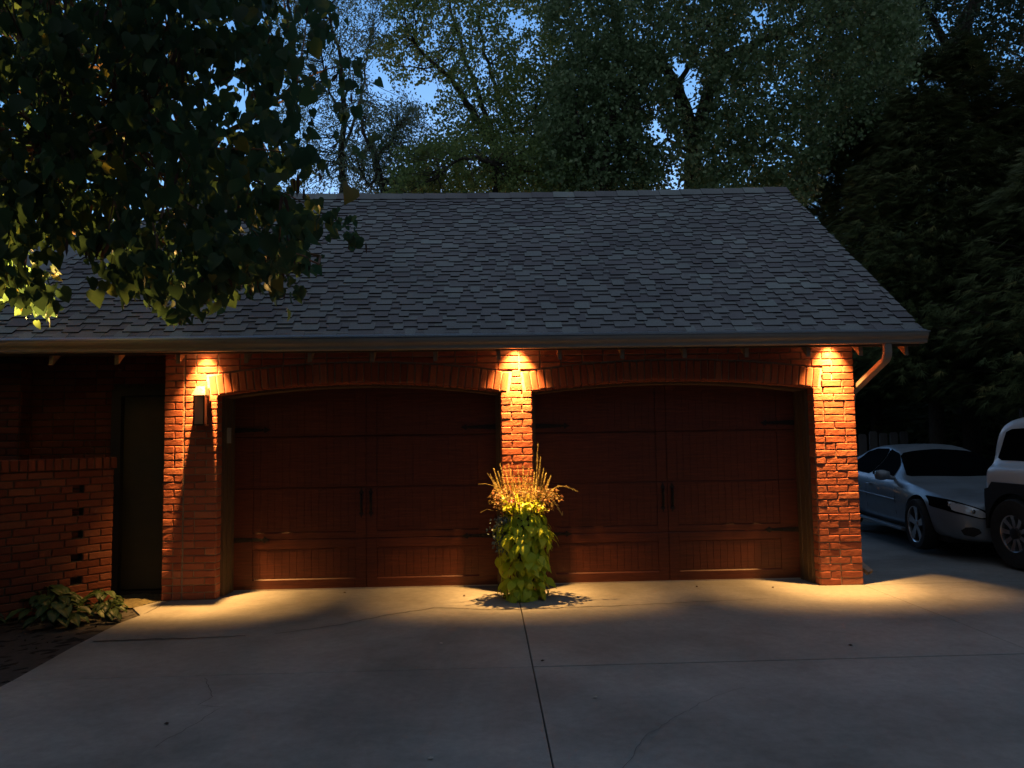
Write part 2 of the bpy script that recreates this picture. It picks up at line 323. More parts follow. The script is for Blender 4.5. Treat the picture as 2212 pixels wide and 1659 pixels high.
# ------------------------------------------------------------------ brick laying
CO = .0725; BL = .2175; J = .0095
def lay_brick(mb, O, U, V, N, s0, s1, t0, t1, depth=.09, clampf=None, rough=1.0, tone=None):
    """one rough-faced brick; O origin, U along, V up, N outwards (towards the viewer)"""
    if s1 - s0 < .02: return
    na = max(1, int(round((s1 - s0 - .014) / .03))); e_ = .006 / (s1 - s0); f_ = .006 / max(.02, t1 - t0)
    As = [0, e_] + [e_ + (1 - 2 * e_) * q / na for q in range(1, na)] + [1 - e_, 1]; Bs = [0, f_, .5, 1 - f_, 1]
    nx = len(As); ny = 5
    tone = random.betavariate(2.2, 2.2) if tone is None else tone
    out = .0105 + random.uniform(-.0025, .0025); g = []; tilt = random.uniform(-.002, .002)
    ph = random.uniform(0, 100)
    for j in range(ny):
        for i in range(nx):
            a = As[i]; b = Bs[j]; s = s0 + (s1 - s0) * a; t = t0 + (t1 - t0) * b
            edge = min(i, nx - 1 - i, j, ny - 1 - j)
            js = random.uniform(-.003, .003) * rough; jt = random.uniform(-.0024, .0024) * rough
            h = out + tilt * (a - .5) * 2 + random.uniform(-.0009, .0009) * rough
            if edge == 0: h -= .0035 + random.uniform(0, .003)
            if edge == 0 and random.random() < .06: h -= .004
            s += js; t += jt
            if clampf: s, t = clampf(s, t)
            g.append((s, t, h))
    T = [g[j * nx + nx - 1][1] - g[j * nx][1] for j in range(ny)]
    if max(p[1] for p in g) - min(p[1] for p in g) < .016: return
    O, U, V, N = map(np.array, (O, U, V, N))
    vs = [O + U * s + V * t + N * h for s, t, h in g]
    ring = [i for i in range(nx)] + [j * nx + nx - 1 for j in range(1, ny)] + [(ny - 1) * nx + i for i in range(nx - 2, -1, -1)] + [j * nx for j in range(ny - 2, 0, -1)]
    back = [O + U * g[k][0] + V * g[k][1] - N * .02 for k in ring]
    fs = [(j * nx + i, j * nx + i + 1, (j + 1) * nx + i + 1, (j + 1) * nx + i) for j in range(ny - 1) for i in range(nx - 1)]
    nb = len(vs); n = len(ring)
    fs += [(ring[k], nb + k, nb + (k + 1) % n, ring[(k + 1) % n]) for k in range(n)]
    mb.add(vs + back, fs, 0, tone)

def lay_field(mb, O, U, V, N, s0, s1, rows, off=0, clampf=None, interval=None, skip=None, pat=None):
    """running bond rows; rows = iterable of row indices; interval(row)-> list of (a,b)"""
    for r_ in rows:
        t0 = r_ * CO + J / 2; t1 = (r_ + 1) * CO - J / 2
        for a, b in (interval(r_) if interval else [(s0, s1)]):
            s = a; first = True
            while s < b - .015:
                if first:
                    L = BL if (r_ + off) % 2 == 0 else BL / 2
                    if pat: L = pat(r_)
                else: L = BL
                first = False
                e = s + L
                if random.random() < .07 and L > .2: e = s + L * .5
                if b - e < .05: e = b
                e = min(e, b)
                if not (skip and skip(r_, s, e)):
                    lay_brick(mb, O, U, V, N, s + J / 2, e - J / 2, t0 + random.uniform(-.001, .001), t1 + random.uniform(-.001, .001), clampf=clampf)
                s = e

# ------------------------------------------------------------------ garage
XL0, XS, XL1, XC0, XC1, XR0, XR1 = -3.256, -3.055, -2.725, .128, .450, 3.367, 3.812
ZS = 2.03; ZTOP = 2.74; YB = 5.75
garage = empty('brick_garage', (0, 0, 0))
tag(garage, 'red brick two-bay garage with grey shingle roof and lit piers', 'garage')
X, Z3, NY = (1, 0, 0), (0, 0, 1), (0, -1, 0)
def arc(x0, x1, rise):
    c = (x0 + x1) / 2; h = (x1 - x0) / 2; Rr = (h * h + rise * rise) / (2 * rise); zc = ZS + rise - Rr
    return c, Rr, zc, h
ARCS = [arc(XL1, XC0, .105), arc(XC1, XR0, .095)]
RH = .212
def intr(x):
    for c, Rr, zc, h in ARCS:
        if abs(x - c) <= h: return zc + math.sqrt(Rr * Rr - (x - c) ** 2)
    return ZS
def extr(x):
    for c, Rr, zc, h in ARCS:
        he = h + .103
        if abs(x - c) <= he: return zc + math.sqrt((Rr + RH) ** 2 - (x - c) ** 2)
    return None
# piers: mortar core + bricks on the face and the returns
def pier(x0, x1, splits, depth, label=None, rows=28):
    mb = MB(); mb.box(x0 + .004, x1 - .004, 0, depth, -.05, ZS - .003, 1, .5)
    for (a, b, o) in splits:
        lay_field(mb, (0, 0, 0), X, Z3, NY, a, b, range(rows), off=o, skip=None)
    return mb, x0, x1, depth
def returns(mb, x0, x1, depth, rows=28):
    lay_field(mb, (x1 - .006, 0, 0), (0, 1, 0), Z3, (1, 0, 0), .002, depth, range(rows), off=1)
    lay_field(mb, (x0 + .006, depth, 0), (0, -1, 0), Z3, (-1, 0, 0), 0, depth - .002, range(rows), off=0)
mb, *_ = pier(XL0, XL1, [(XL0, XS - .004, 1), (XS + .004, XL1, 0)], .34); returns(mb, XL0, XL1, .12)
lay_field(mb, (XL0 + .006, .34, 0), (0, -1, 0), Z3, (-1, 0, 0), 0, .22, range(28), off=0)
o = mb.build('pier', [M['brick'], M['mortar']], garage); o['label'] = 'wide left brick pier carrying the wall lantern'
mb, *_ = pier(XC0, XC1, [(XC0, XC1, 1)], .34); returns(mb, XC0, XC1, .12)
o = mb.build('pier', [M['brick'], M['mortar']], garage); o['label'] = 'narrow middle brick pier behind the tall planter'
mb, *_ = pier(XR0, XR1, [(XR0, XR1, 0)], .34); returns(mb, XR0, XR1, .12)
lay_field(mb, (XR1 - .006, 0, 0), (0, 1, 0), Z3, (1, 0, 0), .12, .34, range(28), off=0)
o = mb.build('pier', [M['brick'], M['mortar']], garage); o['label'] = 'right corner brick pier'
# wall above
mb = MB()
xs = list(np.arange(XL0 + .004, XR1 - .004, .06)) + [XR1 - .004]
for a, b in zip(xs[:-1], xs[1:]):
    za, zb = intr(a) + .004, intr(b) + .004
    if a < XL1 < b or a < XC0 < b or a < XC1 < b or a < XR0 < b: za = zb = ZS
    mb.add([(a, 0, za), (b, 0, zb), (b, 0, ZTOP), (a, 0, ZTOP), (a, .12, za), (b, .12, zb), (b, .12, ZTOP), (a, .12, ZTOP)],
           [(0, 1, 2, 3), (4, 7, 6, 5), (0, 4, 5, 1), (3, 2, 6, 7)], 1)
def clampe(s, t):
    e = extr(s)
    if e is not None and t < e + J * .8 and t > ZS + .165: t = e + J * .8
    return s, t
def top_intervals(r_):
    tm = (r_ + .9) * CO
    out = []; cur = XL0; ends = []
    for c, Rr, zc, h in ARCS:
        he = h + .10; zend = zc + math.sqrt((Rr + RH) ** 2 - he ** 2)
        if tm < zend + .03:
            lean = (tm - ZS) * (h / Rr)
            ends.append((c - h - .0725 - lean - .012, c + h + .0725 + lean + .012))
    for a, b in ends:
        out.append((cur, a)); cur = b
    out.append((cur, XR1))
    res = []
    for a, b in out:
        if a < XS < b: res += [(a, XS - .004), (XS + .004, b)]
        else: res.append((a, b))
    return [(a, b) for a, b in res if b - a > .03]
def skipf(r_, s, e):
    ex = [extr(s), extr((s + e) / 2), extr(e)]
    return all(v is not None and v > (r_ + 1) * CO - .02 for v in ex)
lay_field(mb, (0, 0, 0), X, Z3, NY, XL0, XR1, range(28, 38), clampf=clampe, interval=top_intervals, skip=skipf)
wall_o = mb.build('front_wall', [M['brick'], M['mortar']], garage)
# arches of upright bricks
for (c, Rr, zc, h) in ARCS:
    mb = MB(); n = int(round((2 * (h + .0725)) / .0725)); amax = (h + .0725) / Rr
    for k in range(n):
        a = -amax + (k + .5) * 2 * amax / n
        U_ = np.array((math.cos(a), 0, -math.sin(a))); V_ = np.array((math.sin(a), 0, math.cos(a)))
        O_ = np.array((c, 0, zc)) + V_ * Rr
        wd = 2 * amax / n * Rr / 2 - J / 2
        lay_brick(mb, O_, U_, V_, NY, -wd, wd, .002 + random.uniform(0, .006), .2 + random.uniform(-.004, .006))
        # soffit face of the brick
        lay_brick(mb, O_, U_, (0, 1, 0), -V_, -wd, wd, .0, .115, tone=.4)
    mb.build('brick_arch', [M['brick'], M['mortar']], garage)
# core of building: side walls, back wall, wall behind doors' heads, left wing (service door)
mb = MB()
mb.box(XR1 - .22, XR1 - .004, .34, YB, 0, 2.9, 1); mb.box(-5.2, XR1 - .22, YB - .2, YB, 0, 2.7, 1)
mb.box(-5.2, -5.0, .45, YB - .2, 0, 2.7, 1)
for row in range(38):
    pass
lay_field(mb, (XR1 - .004, 0, 0), (0, 1, 0), Z3, (1, 0, 0), .36, YB, range(38), off=0)
# gable infill on the right
mb.prism([(.1, 2.6), (YB, 2.6), (2.62, 4.85)], 'x', XR1 - .12, XR1 - .02, 1)
mb.build('side_wall', [M['brick'], M['mortar']], garage)
mb = MB()
mb.box(-5.2, -3.93, .35, .45, 0, 2.74, 1); mb.box(-3.93, XL0 - .0, .35, .45, 2.12, 2.74, 1)
lay_field(mb, (0, .35, 0), X, Z3, NY, -5.2, -3.93, range(38), off=0)
lay_field(mb, (0, .35, 0), X, Z3, NY, -3.93, XL0, range(30, 38), off=1)
mb.box(-9.5, -4.78, .16, .34, 0, 2.45, 1); lay_field(mb, (0, .16, 0), X, Z3, NY, -6.2, -4.78, range(33), off=0)
lay_field(mb, (-4.78, 0, 0), (0, 1, 0), Z3, (1, 0, 0), .16, .34, range(33), off=0)
mb.build('entry_wall', [M['shaded_brick'], M['shaded_mortar']], garage)
# service door and frame
mb = MB(); mb.box(-3.93, -3.83, .30, .42, 0, 2.12); mb.box(-3.83, XL0 + .02, .30, .42, 2.05, 2.12); mb.box(-3.31, XL0 + .0, .33, .42, 0, 2.05)
mb.box(-3.83, -3.31, .31, .43, 0, .035, 0)
sd = MB(); sd.box(-3.83, -3.31, .37, .41, .045, 2.05)
for zz0, zz1 in ((.25, .95), (1.15, 1.85)):
    for xx in ((-3.77, -3.6), (-3.54, -3.37)):
        pass
sdo = sd.build('service_door', M['olive'], garage, bevel=.003); sdo['label'] = 'flat olive service door left of the wide pier'
fo = mb.build('door_frame', M['olive_dark'], sdo)
kb = MB(); kb.tube([(-3.35, .37, 1.0), (-3.35, .33, 1.0)], .01, 8); kb.lathe((-3.35, .31, 1.0), [(.005, -.03), (.024, -.022), (.03, 0), (.024, .02), (.005, .026)], 12, axis='y'); kb.build('knob', M['iron'], sdo, smooth=True)

# jamb linings and header trims
for (x0, x1), (c, Rr, zc, h) in zip(((XL1, XC0), (XC1, XR0)), ARCS):
    mb = MB()
    for sx, xx in ((1, x0), (-1, x1)):
        a, b = sorted((xx - sx * .002, xx + sx * .028)); mb.box(a, b, .122, .372, 0, ZS + .05)
        a, b = sorted((xx + sx * .0285, xx + sx * .05)); mb.box(a, b, .30, .371, 0, ZS + .06)
        a, b = sorted((xx + sx * .0285, xx + sx * .038)); mb.box(a, b, .20, .299, 0, ZS + .055)
    n = 24
    for k in range(n):
        xa, xb = x0 + .03 + (x1 - x0 - .06) * k / n, x0 + .03 + (x1 - x0 - .06) * (k + 1) / n
        za, zb = intr(xa) - .03, intr(xb) - .03
        mb.add([(xa, .123, za), (xb, .123, zb), (xb, .123, zb + .12), (xa, .123, za + .12), (xa, .37, za), (xb, .37, zb), (xb, .37, zb + .12), (xa, .37, za + .12)],
               [(0, 1, 2, 3), (4, 7, 6, 5), (0, 4, 5, 1), (3, 2, 6, 7)])
    mb.build('door_jamb', M['trim_wood'], garage)

def garage_door(x0, x1, dy, label):
    """carriage-look sectional door: four sections, framed leaves with boarded panels"""
    H = 2.16; W = x1 - x0; mb = MB(); yf = dy
    joints = [0, .515, 1.05, 1.59, H]
    lst, cst = .215, .11
    xm = (x0 + x1) / 2
    for i in range(4):
        za, zb = joints[i] + (.012 if i == 0 else .0005), joints[i + 1] - .0005
        mb.box(x0, x1, yf + .012, yf + .045, za, zb)                        # the section slab (panel level)
        # bevelled tongue at every joint
        if i: mb.prism([(yf + .001, za), (yf + .012, za), (yf + .012, za + .012), (yf + .004, za + .006)], 'x', x0, x1)
        # stiles
        for a, b in ((x0, x0 + lst), (xm - cst, xm - .004), (xm + .004, xm + cst), (x1 - lst, x1)):
            mb.box(a, b, yf, yf + .0125, za + (.013 if i else 0), zb)
        # rails
        for a, b in ((x0 + lst, xm - cst), (xm + cst, x1 - lst)):
            if i == 0:
                mb.prism([(yf - .001, za), (yf + .0125, za), (yf + .0125, .118), (yf - .001, .104)], 'x', a + .0005, b - .0005)
                mb.prism([(yf, .43), (yf + .0125, .422), (yf + .0125, zb), (yf, zb)], 'x', a + .0005, b - .0005)
            if i == 1:
                mb.prism([(yf, za + .013), (yf + .0125, za + .013), (yf + .0125, .60), (yf, .588)], 'x', a + .0005, b - .0005)
            if i == 3:
                mb.box(a + .0005, b - .0005, yf + .0005, yf + .0125, zb - .11, zb)
            # vertical boards with grooves between
            zlo = {0: .119, 1: .602, 2: za + .013, 3: za + .013}[i]; zhi = {0: .420, 1: zb - .003, 2: zb - .003, 3: zb - .112}[i]
            n = int((b - a) / .072); wd = (b - a) / n
            for k in range(n):
                mb.box(a + k * wd + .004, a + (k + 1) * wd - .004, yf + .0088, yf + .0122, zlo, zhi, 0, .5)
    d = mb.build('garage_door', M['door_wood'], garage, bevel=.0015); d['label'] = label
    s = MB(); s.box(x0, x1, yf - .004, yf + .044, -.004, .0125); s.build('bottom_seal', M['weather_strip'], d)
    def strap(xe, z, sgn):
        m_ = MB(); L = .39; e = 1 if sgn > 0 else -1
        pts = [(0, -.028), (0, .028), (L * .82, .013), (L * .84, .034), (L * .90, .018), (L * 1.0, .0), (L * .90, -.018), (L * .84, -.034), (L * .82, -.013)]
        m_.prism([(xe + e * p[0], z + p[1]) for p in pts], 'y', yf - .008, yf - .0012)
        for q in (.06, .19, .3): m_.lathe((xe + e * q, yf - .008, z), [(.012, 0), (.010, -.006), (.002, -.009)], 8, axis='y')
        m_.build('strap_hinge', M['iron'], d, bevel=.001)
    for z in (.525, 1.672):
        strap(x0 + .006, z, 1); strap(x1 - .006, z, -1)
    for sx in (-1, 1):
        m_ = MB(); xc = xm + sx * .05; zc_ = .89
        m_.prism([(xc - .012, zc_ - .09), (xc - .026, zc_ - .11), (xc - .01, zc_ - .13), (xc, zc_ - .16), (xc + .01, zc_ - .13), (xc + .026, zc_ - .11), (xc + .012, zc_ - .09), (xc + .012, zc_ + .09), (xc + .026, zc_ + .11), (xc + .012, zc_ + .13), (xc, zc_ + .165), (xc - .012, zc_ + .13), (xc - .026, zc_ + .11), (xc - .012, zc_ + .09)], 'y', yf - .006, yf - .0012)
        m_.tube([(xc, yf - .006, zc_ + .09), (xc, yf - .04, zc_ + .075), (xc, yf - .048, zc_), (xc, yf - .04, zc_ - .075), (xc, yf - .006, zc_ - .09)], .009, 8)
        m_.build('pull_handle', M['iron'], d)
    return d
garage_door(XL1 + .028, XC0 - .030, .372, 'left garage door of red brown boards with iron strap hinges')
garage_door(XC1 + .030, XR0 - .028, .372, 'right garage door of red brown boards with iron strap hinges')
mb = MB(); mb.box(-2.705, -2.655, .187, .1985, 1.54, 1.70); mb.box(-2.697, -2.663, .18, .1868, 1.60, 1.69); o = mb.build('keypad', M['plastic'], garage, bevel=.003)
# hidden inner box so that no light leaks through the bays
mb = MB(); mb.box(XL0 + .01, XR1 - .23, .44, .50, 2.06, 2.9); mb.build('header_beam', M['rafter_wood'], garage)

# roof -------------------------------------------------------------
SL = (4.975 - 2.53) / (2.62 + .5); LEN = math.hypot(3.12, 4.975 - 2.53); DY, DZ = 3.12 / LEN, (4.975 - 2.53) / LEN
NRM = np.array((0, -DZ, DY)); XG = 4.285
def sag(x): return -.012 * math.cos((x - .2) / 4.2 * math.pi / 2) * 1.6 if abs(x - .2) < 4.2 else 0
def rp(x, t, h=0):
    z = 2.53 + t * DZ + h * NRM[2]; y = -.5 + t * DY + h * NRM[1]
    return (x, y, z + sag(x) * (t / LEN) * 2.2 + .035 * (t / LEN) * (x / 4.2))
def hipx(t): return -5.45 + 1.40 * t / LEN
mb = MB()
# deck
nseg = 24
for k in range(nseg):
    xa, xb = [XG - (XG - hipx(0)) * q / nseg for q in (k + 1, k)]
    xa2, xb2 = [XG - (XG - hipx(LEN)) * q / nseg for q in (k + 1, k)]
    vs = [rp(xa, .0, 0), rp(xb, .0, 0), rp(xb2, LEN, 0), rp(xa2, LEN, 0), rp(xa, .0, -.03), rp(xb, .0, -.03), rp(xb2, LEN, -.03), rp(xa2, LEN, -.03)]
    mb.add(vs, [(0, 1, 2, 3), (4, 7, 6, 5), (0, 4, 5, 1)] + ([(1, 5, 6, 2)] if k == 0 else []), 0, .2)
zr = rp(0, LEN)[2]
# back slope and left hip face
yr = rp(0, LEN)[1]
A, B_ = (hipx(0), -.5, 2.53), (hipx(LEN), yr, 4.96)
mb.add([(XG, yr, rp(XG, LEN)[2]), B_, (hipx(0), 5.9, 2.53), (XG, 5.9, 2.53)], [(0, 1, 2, 3)], 0, .4)
mb.add([A, B_, (hipx(0), 5.9, 2.53)], [(0, 1, 2)], 0, .4)
row = 0; E = .132
while row * E < LEN - .02:
    t0 = row * E; t1 = min(t0 + E + .03, LEN)
    # under layer
    x = hipx(t0) - random.uniform(0, .3); toneb = random.random() * .3 + .2
    while x < XG + .0:
        wd = random.uniform(.28, .5); a, b = max(x, hipx(t0 + E * .5)), min(x + wd, XG + .012)
        if b - a > .02:
            lo = t0 + E * .5; tn = min(1, max(0, random.gauss(.42, .13)))
            v = [rp(a, lo, .011), rp(b, lo, .011), rp(b, t1, .002), rp(a, t1, .002), rp(a, lo, .0), rp(b, lo, .0)]
            mb.add(v, [(0, 1, 2, 3)], 0, tn); mb.add(v, [(4, 5, 1, 0)], 1)
        x += wd
    # upper tabs
    x = hipx(t0) - random.uniform(0, .3)
    while x < XG:
        wd = random.choice((.10, .13, .16, .20, .25)); gap = random.choice((.08, .11, .14, .18))
        a, b = max(x, hipx(t0)), min(x + wd, XG + .012)
        if b - a > .02:
            tn = min(1, max(0, random.gauss(.46, .12))); lo = t0 + random.uniform(-.003, .003)
            v = [rp(a, lo, .019), rp(b, lo, .019), rp(b, t1, .006), rp(a, t1, .006), rp(a, lo, .004), rp(b, lo, .004), rp(b, t1, .0), rp(a, t1, .0)]
            mb.add(v, [(0, 1, 2, 3)], 0, tn); mb.add(v, [(4, 5, 1, 0), (0, 3, 7, 4), (1, 5, 6, 2)], 1)
        x += wd + gap
    # starter below first row shows as plain strip
    row += 1
v = [rp(hipx(0), -.02, .012), rp(XG + .01, -.02, .012), rp(XG + .01, .16, .004), rp(hipx(0), .16, .004), rp(hipx(0), -.02, 0), rp(XG + .01, -.02, 0)]
mb.add(v, [(0, 1, 2, 3)], 0, .35); mb.add(v, [(4, 5, 1, 0)], 1)
roof = mb.build('roof', [M['shingle'], M['shingle_edge']], garage)
roof['label'] = 'grey laminated shingle roof'
mb = MB(); x = XG + .01
while x > hipx(LEN) - .1:
    x2 = x - .34; tn = min(1, max(0, random.gauss(.45, .18)))
    f = lambda xx, s, h: (xx, rp(xx, LEN)[1] + s * DY * .15, rp(xx, LEN)[2] - abs(s) * DZ * .15 + h)
    vs = [f(x, -1, .02), f(x, 0, .042), f(x, 1, .02), f(x2, -1, .030), f(x2, 0, .054), f(x2, 1, .030), f(x2, -1, .012), f(x2, 0, .034), f(x2, 1, .012), f(x, -1, .008), f(x, 1, .008)]
    mb.add(vs, [(0, 1, 4, 3), (1, 2, 5, 4)], 0, tn); mb.add(vs, [(3, 4, 7, 6), (4, 5, 8, 7), (9, 0, 3, 6)], 1)
    x -= .30
mb.build('ridge_cap', [M['shingle'], M['shingle_edge']], roof)
# rake (barge) board on the right gable
mb = MB()
mb.add([rp(XG - .02, 0, -.031), rp(XG + .004, 0, -.031), rp(XG + .004, LEN, -.031), rp(XG - .02, LEN, -.031), rp(XG - .02, 0, -.16), rp(XG + .004, 0, -.16), rp(XG + .004, LEN, -.16), rp(XG - .02, LEN, -.16)],
       [(0, 1, 2, 3), (4, 7, 6, 5), (0, 4, 5, 1), (1, 5, 6, 2), (2, 6, 7, 3), (3, 7, 4, 0)])
mb.build('rake_board', M['trim_wood'], garage)
# fascia
mb = MB(); mb.box(-5.4, XG - .025, -.452, -.43, 2.395, 2.53); mb.build('fascia', M['trim_wood'], garage)
# gutter: K profile
prof = [(-.453, 2.418), (-.535, 2.416), (-.545, 2.425), (-.545, 2.447), (-.556, 2.462), (-.572, 2.478), (-.580, 2.500), (-.580, 2.523), (-.572, 2.527), (-.568, 2.520), (-.568, 2.500), (-.54, 2.46), (-.53, 2.43), (-.46, 2.428), (-.46, 2.53), (-.453, 2.53)]
mb = MB(); n = len(prof); xs = np.linspace(-5.5, XG + .0, 30)
for i, xx in enumerate(xs):
    dz = -.010 * math.sin((xx + 5.5) / 9.8 * math.pi)
    for (y, z) in prof: mb.v.append((xx, y, z + dz))
for i in range(len(xs) - 1):
    for k in range(n):
        mb.f.append((i * n + k, i * n + (k + 1) % n, (i + 1) * n + (k + 1) % n, (i + 1) * n + k)); mb.m.append(0); mb.t.append(.5)
for xx, s in ((-5.5, 1), (XG, 1)):
    mb.prism([(-.453, 2.417), (-.536, 2.415), (-.547, 2.447), (-.58, 2.5), (-.58, 2.526), (-.453, 2.526)], 'x', xx - .0025, xx + .0025)
gut = mb.build('gutter', M['gutter'], garage)
# gutter guard with ribs
mb = MB(); x = -5.4
while x < XG + .01:
    w_ = .006; mb.add([(x, -.583, 2.529), (x + w_, -.583, 2.529), (x + w_, -.47, 2.566), (x, -.47, 2.566), (x, -.583, 2.525), (x + w_, -.583, 2.525)], [(0, 1, 2, 3), (4, 5, 1, 0)])
    x += .0125
mb.box(-5.4, XG + .015, -.585, -.575, 2.522, 2.530); mb.box(-5.4, XG + .015, -.53, -.526, 2.540, 2.546)
mb.add([(-5.4, -.575, 2.518), (XG + .01, -.575, 2.518), (XG + .01, -.47, 2.553), (-5.4, -.47, 2.553)], [(0, 1, 2, 3)], 1)
mb.build('gutter_guard', [M['mesh_guard'], M['black']], gut)
# rafters
for xx in [-5.38, -4.76, -4.142, -3.53, -2.954, -2.314, -1.71, -1.11, -.506, .105, .702, 1.312, 1.925, 2.54, 3.155, 3.68, 4.14]:
    mb = MB(); y0, y1 = -.429, 3.0
    zz = lambda y: 2.53 + (y + .5) * SL - .045
    y1 = .06 if xx < 4.0 else 2.55
    mb.prism([(y0, zz(y0)), (y0, zz(y0) - .235), (y1, zz(y1) - .235), (y1, zz(y1))], 'x', xx - .019, xx + .019)
    mb.build('rafter', M['rafter_wood'], garage)
# downspout with crimped elbow
def rect_tube(mb, pts, hw, hd, ax=(1, 0, 0), crimp=None):
    ax = np.array(ax, float); b0 = len(mb.v)
    for i, p in enumerate(pts):
        p = np.array(p, float); d = np.array(pts[min(i + 1, len(pts) - 1)]) - np.array(pts[max(i - 1, 0)]); d = d / np.linalg.norm(d)
        a = ax - d * (ax @ d); a /= np.linalg.norm(a); c = np.cross(d, a)
        k = 1 + (crimp[i] if crimp else 0)
        for u_, v_ in ((-1, -.8), (-.8, -1), (-.35, -1), (-.25, -.88), (.25, -.88), (.35, -1), (.8, -1), (1, -.8), (1, .8), (.8, 1), (-.8, 1), (-1, .8)):
            mb.v.append(tuple(p + a * u_ * hw * k + c * v_ * hd * k))
    for i in range(len(pts) - 1):
        for k in range(12):
            mb.f.append((b0 + i * 12 + k, b0 + i * 12 + (k + 1) % 12, b0 + (i + 1) * 12 + (k + 1) % 12, b0 + (i + 1) * 12 + k)); mb.m.append(0); mb.t.append(.5)
mb = MB()
pts = [(3.905, -.505, 2.42), (3.905, -.505, 2.34)]; cr = [0, 0]
for k in range(13):
    a = k / 12 * 62; pts.append((3.905 - .004 * k / 12, -.505 + .10 * (1 - math.cos(R(a))), 2.34 - .10 * math.sin(R(a)))); cr.append(.05 if k % 2 else -.03)
pe = np.array(pts[-1]); q1 = np.array((3.868, .14, 1.985)); pts += [tuple(pe + (q1 - pe) * .04), tuple(q1)]; cr += [0, 0]
for k in range(1, 10):
    a = k / 9 * 62; pts.append((3.868, q1[1] + .07 * math.sin(R(a)) * .8, q1[2] - .10 * (1 - math.cos(R(a))) - .03 * k / 9)); cr.append(.05 if k % 2 else -.03)
pts += [(3.862, .2, 1.8), (3.858, .2, .22)]; cr += [0, 0]
for k in range(1, 9):
    a = k / 8 * 70; pts.append((3.858 + .07 * (1 - math.cos(R(a))), .2 - .06 * (k / 8), .22 - .085 * math.sin(R(a)))); cr.append(.05 if k % 2 else -.03)
pts += [(3.93, .09, .10)]; cr += [0]
rect_tube(mb, pts, .037, .026, crimp=cr); mb.build('downspout', M['gutter'], garage)

# lantern on the left pier: real size 13 x 40 cm
lan = MB(); lx = -2.862
lan.box(lx - .055, lx + .055, -.022, -.004, 1.80, 2.10)                       # back plate
lan.build('wall_lantern', M['lamp_metal'], garage, bevel=.002); lan_o = bpy.context.scene.objects.get('wall_lantern')
cap = MB(); c0, c1 = (.046, .066); zt, zb_ = 2.112, 2.022
vs = []
for z, hw, yf, ybk in ((zt, .040, -.105, -.035), (zb_, .068, -.162, -.022)):
    vs += [(lx - hw, yf, z), (lx + hw, yf, z), (lx + hw, ybk, z), (lx - hw, ybk, z)]
cap.add(vs, [(0, 1, 5, 4), (1, 2, 6, 5), (2, 3, 7, 6), (3, 0, 4, 7), (0, 3, 2, 1), (4, 5, 6, 7)])
cap.box(lx - .070, lx + .070, -.165, -.020, zb_ - .008, zb_ - .0005)
cap.build('cap', M['lamp_metal'], lan_o, bevel=.0015)
fr = MB()
for sx, sy in ((-1, -.140), (1, -.140), (-1, -.035), (1, -.035)):
    fr.box(lx + sx * .050 - .006, lx + sx * .050 + .006, sy - .006, sy + .006, 1.735, zb_ - .008)
fr.box(lx - .058, lx + .058, -.148, -.028, 1.722, 1.735); fr.build('cage', M['iron'], lan_o)
gl = MB(); gl.box(lx - .044, lx + .044, -.139, -.137, 1.737, zb_ - .01); gl.box(lx - .0465, lx - .0445, -.137, -.04, 1.737, zb_ - .01); gl.box(lx + .0445, lx + .0465, -.137, -.04, 1.737, zb_ - .01)
gm, gnt, gb = newmat('lantern_glass', (.75, .6, .45), .22); gb.inputs['Transmission Weight'].default_value = .55; gb.inputs['IOR'].default_value = 1.2
gl.build('glass_pane', gm, lan_o)
bb = MB(); bb.lathe((lx, -.085, 1.78), [(.004, .13), (.018, .12), (.024, .08), (.02, .04), (.012, .0), (.012, -.04)], 12); bb.build('unlit_bulb', M['plastic'], lan_o, smooth=True)

# eave downlights: the three lit lamps
for i, (lx_, p) in enumerate(((-2.838, 1.0), (.292, 1.0), (3.55, 1.0))):
    mb = MB(); mb.lathe((lx_, -.135, 2.60), [(.034, .09), (.040, .085), (.042, -.01), (.036, -.012), (.035, .03), (.001, .045)], 18)
    mb.box(lx_ - .10, lx_ + .10, -.145, -.125, 2.690, 2.70) ; mb.box(lx_ - .004, lx_ + .004, -.139, -.131, 2.68, 2.70)
    mb.box(lx_ - .12, lx_ + .12, -.181, -.176, 2.468, 2.66); mb.box(lx_ - .006, lx_ + .006, -.176, -.165, 2.60, 2.64)  # front plate is an unseen baffle added to limit the beam's forward reach
    dl = mb.build('eave_downlight', M['iron'], garage, smooth=True, sharp=40)
    bl = MB(); bl.lathe((lx_, -.135, 2.602), [(.001, -.006), (.018, -.002), (.026, .006), (.03, .016)], 16); bl.build('bulb', M['bulb'], dl, smooth=True)
    L = bpy.data.lights.new('downlight_beam', 'SPOT'); L.energy = 120 * p; L.color = AMBER; L.spot_size = R(64 if i == 0 else 74); L.spot_blend = .85; L.shadow_soft_size = .018
    lo = bpy.data.objects.new('downlight_beam', L); lo.location = (lx_, -.135, 2.585); lo.rotation_euler = (R(4), 0, 0); link(lo, dl)
    L = bpy.data.lights.new('downlight_core', 'SPOT'); L.energy = 205 * p; L.color = AMBER; L.spot_size = R(42); L.spot_blend = 1.0; L.shadow_soft_size = .018
    lo = bpy.data.objects.new('downlight_core', L); lo.location = (lx_, -.135, 2.585); lo.rotation_euler = (R(3), 0, 0); link(lo, dl)
    L = bpy.data.lights.new('downlight_spill', 'SPOT'); L.energy = 1.6 * p; L.color = AMBER; L.spot_size = R(100); L.spot_blend = 1.0; L.shadow_soft_size = .018
    lo = bpy.data.objects.new('downlight_spill', L); lo.location = (lx_, -.135, 2.58); link(lo, dl)

